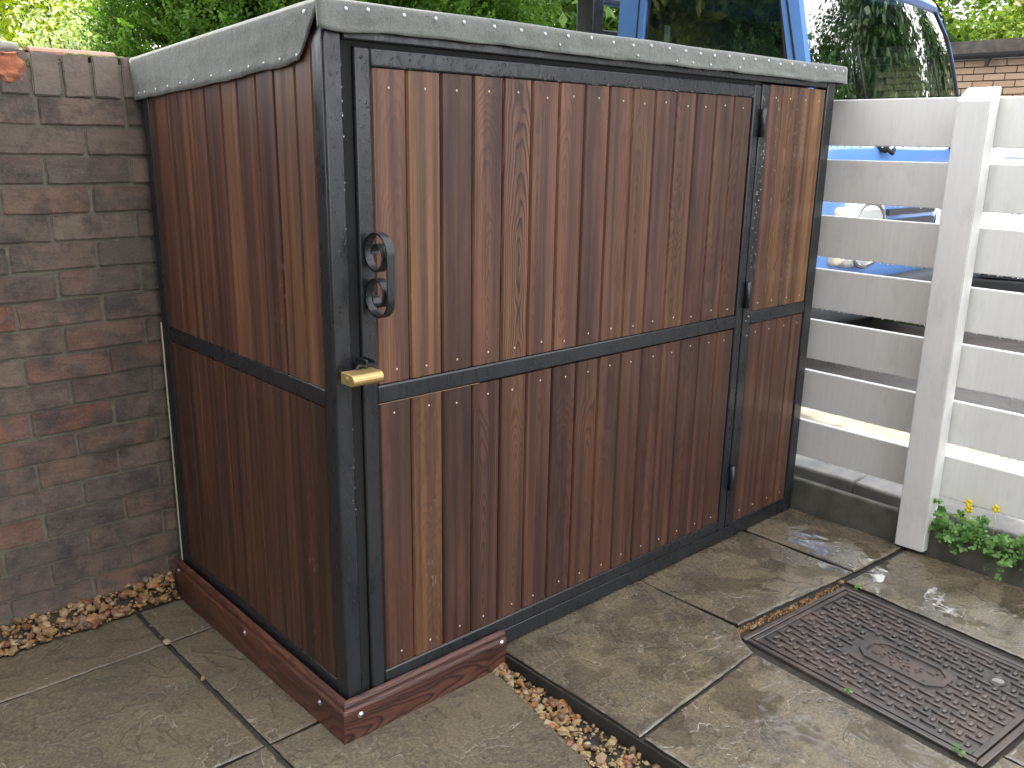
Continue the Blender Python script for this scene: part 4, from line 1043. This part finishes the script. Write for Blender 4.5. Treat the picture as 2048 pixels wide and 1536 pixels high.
# trees across the road that the windscreen mirrors
GR = 'tall trees across the road mirrored in the windscreen'
for i, (x, y, h, rx) in enumerate(((14, -2.9, 8.0, 1.6), (17.5, -7.0, 10.5, 2.4), (20, -0.6, 7.0, 1.3), (14, -9.5, 9, 2.4))):
    tree('roadside_tree', ['slim dark tree across the road mirrored nearest the windscreen centre', 'tall broad tree across the road, biggest of the mirrored ones', 'dark tree across the road near the garage end', 'rounded tree across the road farthest from the truck'][i], 'tree', (x, y, .1), h, (rx, rx, h * .42), M_dkgreen, 12000, .15, 150, 50 + i, GR, spread=.45)

# ------------------------------------------------------------------ small leafy plant by the post
pl = thing('flowering_weed', 'low green ferny weed with yellow flowers growing over the kerb beside the post', 'plant', (1.985, -.66, .09))
rs = np.random.default_rng(77); P = []; Nn = []; Sz = []; Ti = []
b = MB()
for s_ in range(58):
    y0 = rs.uniform(-.22, .155); an = rs.uniform(-1., 1.); ln = rs.uniform(.06, .15); fall = rs.uniform(-.04, .09)
    base = np.array([rs.uniform(-.01, .025), y0, 0.0]); tip = base + np.array([-.035 - .045 * rs.random(), .5 * ln * math.sin(an), fall * 1.1 - (.03 if rs.random() < .3 else 0)])
    b.tube([tuple(base), tuple((base + tip) / 2 + np.array([0, 0, .02])), tuple(tip)], [.0014, .0011, .0007], 4)
    for q in range(7):
        f = .35 + .65 * q / 6; c = base + (tip - base) * f + np.array([0, 0, .02 * math.sin(f * 3.1)])
        P.append(c + rs.normal(size=3) * np.array([.004, .009, .006])); Nn.append(np.array([-.7, -.35, .8]) + rs.normal(size=3) * .45); Sz.append(.011 + .009 * rs.random()); Ti.append(rs.random())
P = np.array(P); Nn = np.array(Nn); Sz = np.array(Sz); Ti = np.array(Ti)
# three-lobed leaflets: each leaflet plus two side lobes
off = rs.normal(size=P.shape) * .005
P3 = np.concatenate([P, P + off + np.array([0, .006, -.001]), P + off - np.array([0, .006, .001])]); N3 = np.concatenate([Nn] * 3) + rs.normal(size=P3.shape) * .15
link('foliage', leaf_mesh('foliage', P3, N3, np.concatenate([Sz, Sz * .8, Sz * .8]), np.concatenate([Ti] * 3), M_celand, 1.15, .08, rs=rs), pl)
b.build('stem', M_celand, pl)
for (dy, dz, dx_) in ((.055, .122, -.02), (.048, .105, -.03), (-.025, .125, -.01)):
    fl = MB()
    for q in range(5):
        a = q * 1.257; c = Vector((dx_, dy + .008 * math.cos(a), dz + .008 * math.sin(a)))
        fl.sphere(c, .0062, 6, 4, (.5, 1, 1))
    fl.tube([(dx_, dy, dz), (dx_ + .012, dy, .03)], .0009, 4); fl.build('flower', M_petal, pl)
def sprig(label, p):
    rs = np.random.default_rng(int(abs(p[0] * 1e3))); n = 7
    P = np.array(p) + rs.normal(size=(n, 3)) * np.array([.006, .006, .003]); tag(link('seedling', leaf_mesh('seedling', P - np.array(p), rs.normal(size=(n, 3)) * .5 + np.array([0, 0, 1.]), .009 + .004 * rs.random(n), rs.random(n), M_celand, 1.3, .1, rs=rs), None, p), label, 'weed')
sprig('tiny green seedling in the joint halfway along the near edge of the manhole cover', (1.0, -.72, .006))
sprig('tiny green seedling at the near right corner of the manhole cover', (.975, -1.0, .006))
sprig('tiny green seedling at the far corner of the manhole cover', (1.545, -.47, .002))

# ------------------------------------------------------------------ blue truck beyond the fence
tk = thing('pickup_truck', 'blue forward-control pickup truck with black rack parked beyond the white fence', 'truck', (4.44, .83, .105))
TW = 1.03       # half width
def tb(name, mat, build, parent=None, **k):
    bb = MB(); build(bb); return bb.build(name, mat, parent or tk, **k)
# cab lower body: loft of plan outlines (rounded front corners) by height
def outline(yf, w, bow, yb, n=14, rc=.16):
    pts = [(-w, yb)]
    for i in range(6):
        a = math.pi / 2 * i / 5; pts.append((-w + rc - rc * math.cos(a), yf + bow + rc - rc * math.sin(a)))
    for i in range(1, n):
        x = -w + rc + (2 * w - 2 * rc) * i / n; q = x / (w - rc); pts.append((x, yf + bow * q * q))
    for i in range(6):
        a = math.pi / 2 * (5 - i) / 5; pts.append((w - rc + rc * math.cos(a), yf + bow + rc - rc * math.sin(a)))
    pts.append((w, yb)); return pts
def loft(bb, levels, closed=True, cap=True):
    n = len(levels[0][1]); vs = [(p[0], p[1], z) for z, pts in levels for p in pts]
    fs = [(k * n + i, k * n + i + 1, (k + 1) * n + i + 1, (k + 1) * n + i) for k in range(len(levels) - 1) for i in range(n - 1)]
    if closed: fs += [(k * n + n - 1, k * n, (k + 1) * n, (k + 1) * n + n - 1) for k in range(len(levels) - 1)]
    if cap: fs += [tuple(range(n))[::-1], tuple(range((len(levels) - 1) * n, len(levels) * n))]
    bb.add(vs, fs, True)
body = lambda bb: loft(bb, [(.40, outline(.02, TW - .03, .06, 1.50)), (.55, outline(-.01, TW, .06, 1.50)), (.80, outline(-.02, TW + .005, .06, 1.50)), (1.05, outline(-.015, TW, .06, 1.50)), (1.20, outline(-.01, TW - .005, .06, 1.50)), (1.225, outline(.01, TW - .03, .06, 1.48))])
cab = tb('cab_body', M_blue, body)
def bar(bb, p0, p1, wx, wy, skew=0):
    p0, p1 = Vector(p0), Vector(p1); vs = []
    for p in (p0, p1):
        for sx, sy_ in ((-1, -1), (1, -1), (1, 1), (-1, 1)): vs.append((p.x + sx * wx, p.y + sy_ * wy, p.z))
    bb.add(vs, [(0, 1, 2, 3)[::-1], (4, 5, 6, 7)] + [(i, (i + 1) % 4, 4 + (i + 1) % 4, 4 + i) for i in range(4)], False)
for s_ in (-1, 1):
    if s_ < 0: tb('cab_pillar', M_blue, lambda bb: bar(bb, (s_ * (TW - .035), .115, 1.21), (s_ * (TW - .085), .365, 2.11), .024, .052))
    tb('cab_pillar', M_blue, lambda bb: bar(bb, (s_ * (TW - .03), 1.39, 1.21), (s_ * (TW - .08), 1.39, 2.11), .028, .10))
def roofp(bb):
    o = lambda i, yf, yb: [(q[0], q[1]) for q in outline(yf, TW - .045 - i, .07, yb, rc=.2)]
    loft(bb, [(2.07, o(.0, .26, 1.50)), (2.13, o(.02, .29, 1.49)), (2.19, o(.07, .36, 1.46)), (2.23, o(.16, .50, 1.38)), (2.25, o(.3, .7, 1.2))])
tb('cab_roof', M_blue, roofp)
# dark door seams
for s_ in (-1, 1):
    for (p0, p1, a_, b_) in (((TW + .0005, .27, .60), (TW - .002, .27, 1.2), .006, .004), ((TW + .0005, 1.30, .60), (TW - .002, 1.30, 1.2), .006, .004), ((TW - .009, .118, 1.22), (TW - .059, .372, 2.07), .006, .005), ((TW - .003, 1.335, 1.22), (TW - .052, 1.335, 2.07), .006, .004)):
        tb('door_seam', M_rubber, lambda bb: bar(bb, (s_ * p0[0], p0[1], p0[2]), (s_ * p1[0], p1[1], p1[2]), a_, b_))
# windscreen (bowed) with rubber seal
def ws(u, v, d=0):
    x = (-1 + 2 * u) * (TW - .040 - .045 * v - .16 * max(0, (v - .62) / .38) ** 2.4); q = (2 * u - 1); y = .035 + .245 * v + .075 * q * q; return (x, y + d, 1.215 + .87 * v)
def wsb(bb):
    nu, nv = 20, 6; vs = [ws(i / nu, j / nv) for j in range(nv + 1) for i in range(nu + 1)]
    bb.add(vs, [(j * (nu + 1) + i, j * (nu + 1) + i + 1, (j + 1) * (nu + 1) + i + 1, (j + 1) * (nu + 1) + i) for j in range(nv) for i in range(nu)], True)
tb('windscreen', M_glass, wsb)
tb('cab_pillar', M_blue, lambda bb: bb.tube([tuple(Vector(ws(1, j / 12, .012)) + Vector((.016, 0, 0))) for j in range(13)], .020, 8))
def seal(bb):
    P = [ws(i / 16, 0, -.004) for i in range(17)] + [ws(1, j / 5, -.004) for j in range(1, 6)] + [ws(1 - i / 16, 1, -.004) for i in range(1, 17)] + [ws(0, 1 - j / 5, -.004) for j in range(1, 6)]
    bb.tube(P, .010, 6)
tb('windscreen_seal', M_rubber, seal)
for s_ in (-1, 1):
    xg = lambda z: s_ * (TW - .022 - .05 * (z - 1.21) / .77)
    yf = lambda z: .205 + .185 * (z - 1.21) / .77
    tb('side_window', M_glass, lambda bb: bb.add([(xg(1.21), .21, 1.215), (xg(1.21), 1.28, 1.215), (xg(2.06), 1.28, 2.06), (xg(2.06), yf(2.06), 2.06)], [(0, 1, 2, 3)]))
    tb('window_seal', M_rubber, lambda bb: bb.tube([(xg(1.22), .205, 1.22), (xg(2.06), yf(2.06), 2.055), (xg(2.06), 1.275, 2.055), (xg(1.22), 1.275, 1.22), (xg(1.22), .205, 1.22)], .012, 6))
def rearw(bb):
    bb.box(-TW + .1, TW - .1, 1.455, 1.475, 1.2, 1.42); bb.box(-TW + .1, TW - .1, 1.455, 1.475, 1.80, 2.08); bb.box(-TW + .1, -.50, 1.455, 1.475, 1.42, 1.80); bb.box(.50, TW - .1, 1.455, 1.475, 1.42, 1.80)
tb('rear_panel', M_seat, rearw)
tb('rear_window', M_glass, lambda bb: bb.add([(-.5, 1.465, 1.42), (.5, 1.465, 1.42), (.5, 1.465, 1.80), (-.5, 1.465, 1.80)], [(0, 1, 2, 3)]))
tb('headlining', M_seat, lambda bb: bb.box(-TW + .12, TW - .12, .40, 1.45, 2.04, 2.055))
def dash(bb):
    bb.bbox(-TW + .06, TW - .06, .10, .40, 1.10, 1.262, r=.05, seg=3)
tb('dashboard', M_seat, dash)
for x in (-.42, .0, .42):
    def seat(bb, x=x): bb.bbox(x - .2, x + .2, 1.10, 1.26, 1.2, 1.56, r=.05, seg=3); bb.bbox(x - .13, x + .13, 1.12, 1.22, 1.58, 1.76, r=.045, seg=3)
    tb('seat', M_seat, seat)
tb('steering_wheel', M_rubber, lambda bb: bb.tube([(.42 + .2 * math.cos(a * math.pi / 12), .52 - .07 * math.sin(a * math.pi / 12), 1.30 + .19 * math.sin(a * math.pi / 12)) for a in range(25)], .014, 6, cap=False))
tb('interior_mirror', M_rubber, lambda bb: bb.bbox(-.11, .11, .30, .33, 1.74, 1.80, r=.012))
tb('seat_belt', M_white_plain, lambda bb: bb.box(-TW + .11, -TW + .16, 1.18, 1.185, 1.2, 1.9))
# wipers: spindle, arm
for x in (-.42, .55):
    def wiper(bb, x=x):
        bb.tube([(x, -.03, 1.205), (x, .03, 1.225)], .022, 10); bb.tube([(x, -.035, 1.205), (x + .07, -.03, 1.185), (x + .09, -.028, 1.21)], .012, 6)
        bb.tube([(x, -.03, 1.21), (x - .03, .055, 1.33), (x - .05, .13, 1.56)], .007, 5); bb.tube([(x - .055, .088, 1.44), (x - .045, .19, 1.76)], .007, 5)
    tb('wiper', M_rubber, wiper)
# headlights
for s_ in (-1, 1):
    h = tb('headlight', M_lamp, lambda bb: bb.bbox(s_ * .53 - .20, s_ * .53 + .20, -.035, .08, .56, .93, r=.05, seg=4))
    tb('headlight_rim', M_chrome, lambda bb: bb.tube([(s_ * .53 + .19 * math.cos(a * math.pi / 14) * 1.02, -.030, .745 + .18 * math.sin(a * math.pi / 14)) for a in range(29)], .014, 6, cap=False), h)
    tb('indicator', M_amber, lambda bb: bb.bbox(s_ * .76 - .05, s_ * .76 + .05, -.01, .12, .58, .90, r=.03, seg=3))
def grille(bb):
    for k in range(5): bb.box(-.30, .30, -.034, -.012, .60 + .06 * k, .635 + .06 * k)
tb('grille', M_plastic, grille)
def bumper(bb): loft(bb, [(.26, outline(-.06, TW - .02, .07, .35)), (.30, outline(-.10, TW + .01, .07, .35)), (.45, outline(-.10, TW + .01, .07, .35)), (.48, outline(-.06, TW - .01, .07, .35))])
tb('bumper', M_plastic, bumper)
tb('tow_eye', M_zinc, lambda bb: bb.tube([(-.40 + .04 * math.cos(a * math.pi / 8), -.13, .39 + .04 * math.sin(a * math.pi / 8)) for a in range(17)], .009, 6, cap=False))
tb('number_plate', M_white_plain, lambda bb: bb.box(-.26, .26, -.122, -.112, .31, .42))
for s_ in (-1, 1):
    for y in (.62, 3.2):
        w = tb('wheel', M_rubber, lambda bb: bb.tube([(s_ * (TW - .22), y, .32), (s_ * (TW - .20), y, .32), (s_ * (TW - .03), y, .32), (s_ * (TW - .01), y, .32)], [.28, .32, .32, .28], 28))
        tb('rim', M_zinc, lambda bb: bb.tube([(s_ * (TW - .04), y, .32), (s_ * (TW - .005), y, .32)], [.19, .16], 20), w)
tb('chassis', M_rubber, lambda bb: (bb.box(-.4, -.3, .1, 4.2, .42, .56), bb.box(.3, .4, .1, 4.2, .42, .56)))
def bed(bb):
    bb.box(-TW - .02, TW + .02, 1.62, 4.3, .72, .80); bb.box(-TW - .02, -TW + .02, 1.62, 4.3, .80, 1.15); bb.box(TW - .02, TW + .02, 1.62, 4.3, .80, 1.15); bb.box(-TW, TW, 4.26, 4.3, .80, 1.15)
tb('load_bed', M_blue, bed)
def rack(bb):
    for s_ in (-1, 1): bb.bbox(s_ * (TW - .04) - .05, s_ * (TW - .04) + .05, 1.66, 1.80, .8, 2.45, r=.006)
    for z in (1.60, 1.88, 2.07, 2.41): bb.bbox(-TW + .06, TW - .06, 1.70, 1.76, z, z + .035, r=.006)
tb('rack', M_black, rack)

# ------------------------------------------------------------------ silver car further along the drive
car = thing('parked_car', 'silver car parked nose-on beyond the fence to the right of the post', 'car', (5.95, .42, .105)); car.rotation_euler = (0, 0, R(-66))
def cb(name, mat, build, parent=None): bb = MB(); build(bb); return bb.build(name, mat, parent or car)
def cbody(bb):
    o = lambda w, yf, yb: outline(yf, w, .10, yb, rc=.22)
    loft(bb, [(.22, o(.76, .10, 3.9)), (.38, o(.84, .0, 4.0)), (.60, o(.86, .0, 4.0)), (.74, o(.85, .06, 3.98)), (.84, o(.82, .22, 3.95)), (.93, o(.77, .80, 3.9))])
cb('body', M_silver, cbody)
def cglass(bb):
    o = lambda w, yf, yb: outline(yf, w, .05, yb, rc=.2)
    loft(bb, [(.93, o(.75, .85, 3.75)), (1.38, o(.60, 1.65, 3.3))])
cb('glasshouse', flat('mirrored_car_glass', (0.80, 0.83, 0.86), 0.04, Metallic=1.0), cglass)
def croof(bb):
    o = lambda w, yf, yb: outline(yf, w, .05, yb, rc=.2)
    loft(bb, [(1.375, o(.61, 1.62, 3.32)), (1.42, o(.56, 1.72, 3.25)), (1.44, o(.40, 1.9, 3.1))])
cb('roof', M_silver, croof)
cb('grille', M_rubber, lambda bb: [bb.box(-.45, .45, -.012, .05, .34 + .05 * k, .37 + .05 * k) for k in range(4)])
cb('bumper_insert', M_rubber, lambda bb: bb.bbox(-.72, .72, -.02, .10, .22, .33, r=.02))
for s_ in (-1, 1):
    cb('headlight', M_lamp, lambda bb: bb.bbox(s_ * .60 - .14, s_ * .60 + .14, .02, .24, .58, .73, r=.05, seg=3))
    for y in (.75, 3.2): cb('wheel', M_rubber, lambda bb: bb.tube([(s_ * .68, y, .30), (s_ * .70, y, .30), (s_ * .83, y, .30), (s_ * .85, y, .30)], [.26, .30, .30, .26], 24))

# ------------------------------------------------------------------ garage and house behind
ga = thing('brick_garage', 'low flat-roofed buff brick garage with black gutter beyond the truck', 'garage', (9.95, .74, .23))
b = MB(); b.box(.06, 5.0, -4.0, 3.2, -.3, 2.06); b.build('wall_core', M_mortar, ga)
gm = MB(); gm.bbox(-.0525, .0525, -.1075, .1075, -.0325, .0325, r=.004, seg=1); gmesh = gm.mesh('brick', M_gbrick)
rest = MB()
for i in range(27):
    z = 2.02 - .075 * i
    for k in range(-18, 15):
        y = .225 * k + (.1125 if i % 2 else 0)
        if .9 < y < 2.4 and i < 8: link('brick', gmesh, ga, (.055, y, z))
        elif -3.9 < y < 3.1: rest.box(.002, .1, y - .107, y + .107, z - .0325, z + .0325)
rest.build('brick_courses', M_gbrick, ga, kind='stuff')
b = MB(); b.box(-.02, 5.05, -4.1, 3.25, 2.062, 2.085); b.build('soffit_board', M_white_plain, ga)
b = MB(); b.box(-.05, 5.05, -4.1, 3.25, 2.19, 2.26); b.box(-.055, .03, -4.1, 3.25, 2.125, 2.1895); b.build('roof', M_gfelt, ga)
b = MB(); prof = [(-.14 + .055 - .055 * math.cos(math.pi * i / 8), 2.115 - .055 * math.sin(math.pi * i / 8)) for i in range(9)] + [(-.03, 2.12), (-.14, 2.12)]
b.prism(prof, 1, -4.1, 3.25); b.build('gutter', M_rubber, ga)
for y in (1.86, .3): 
    b = MB(); b.prism([(y - .04, 2.10), (y + .04, 2.10), (y + .012, 1.985), (y - .005, 1.985)], 0, -.10, -.055); b.build('gutter_bracket', M_rubber, ga)
ho = thing('brick_house', 'distant brick house with green gutter and fascia behind the garage tree', 'house', (19.0, 2.4, .63))
b = MB(); b.box(0, 6, -6, 3.3, -.8, 3.1); b.build('wall', M_gbrick, ho)
b = MB(); b.box(-.28, -.02, -6.2, 3.5, 3.12, 3.30); b.box(-.02, .02, -6.2, 3.5, 3.05, 3.2); b.build('gutter', M_greenp, ho)
b = MB(); b.prism([(-.35, 3.31), (6.2, 3.31), (3.0, 5.1)], 1, -6.2, 3.5); b.build('roof', M_tile, ho)
for y in (1.2, -2.0):
    b = MB(); b.box(-.03, .02, y - .6, y + .6, 2.35, 3.0); w_ = b.build('window', M_greenp, ho); b = MB(); b.box(-.04, -.032, y - .52, y + .52, 2.42, 2.93); b.build('pane', M_glass, w_)
lw = MB(); lw.box(3.0, 9.0, 5.6, 9.0, .1, .118); lw.box(5.35, 5.9, 0.8, 3.0, .1, .118); lw.build('lawn', M_lawn, kind='structure')
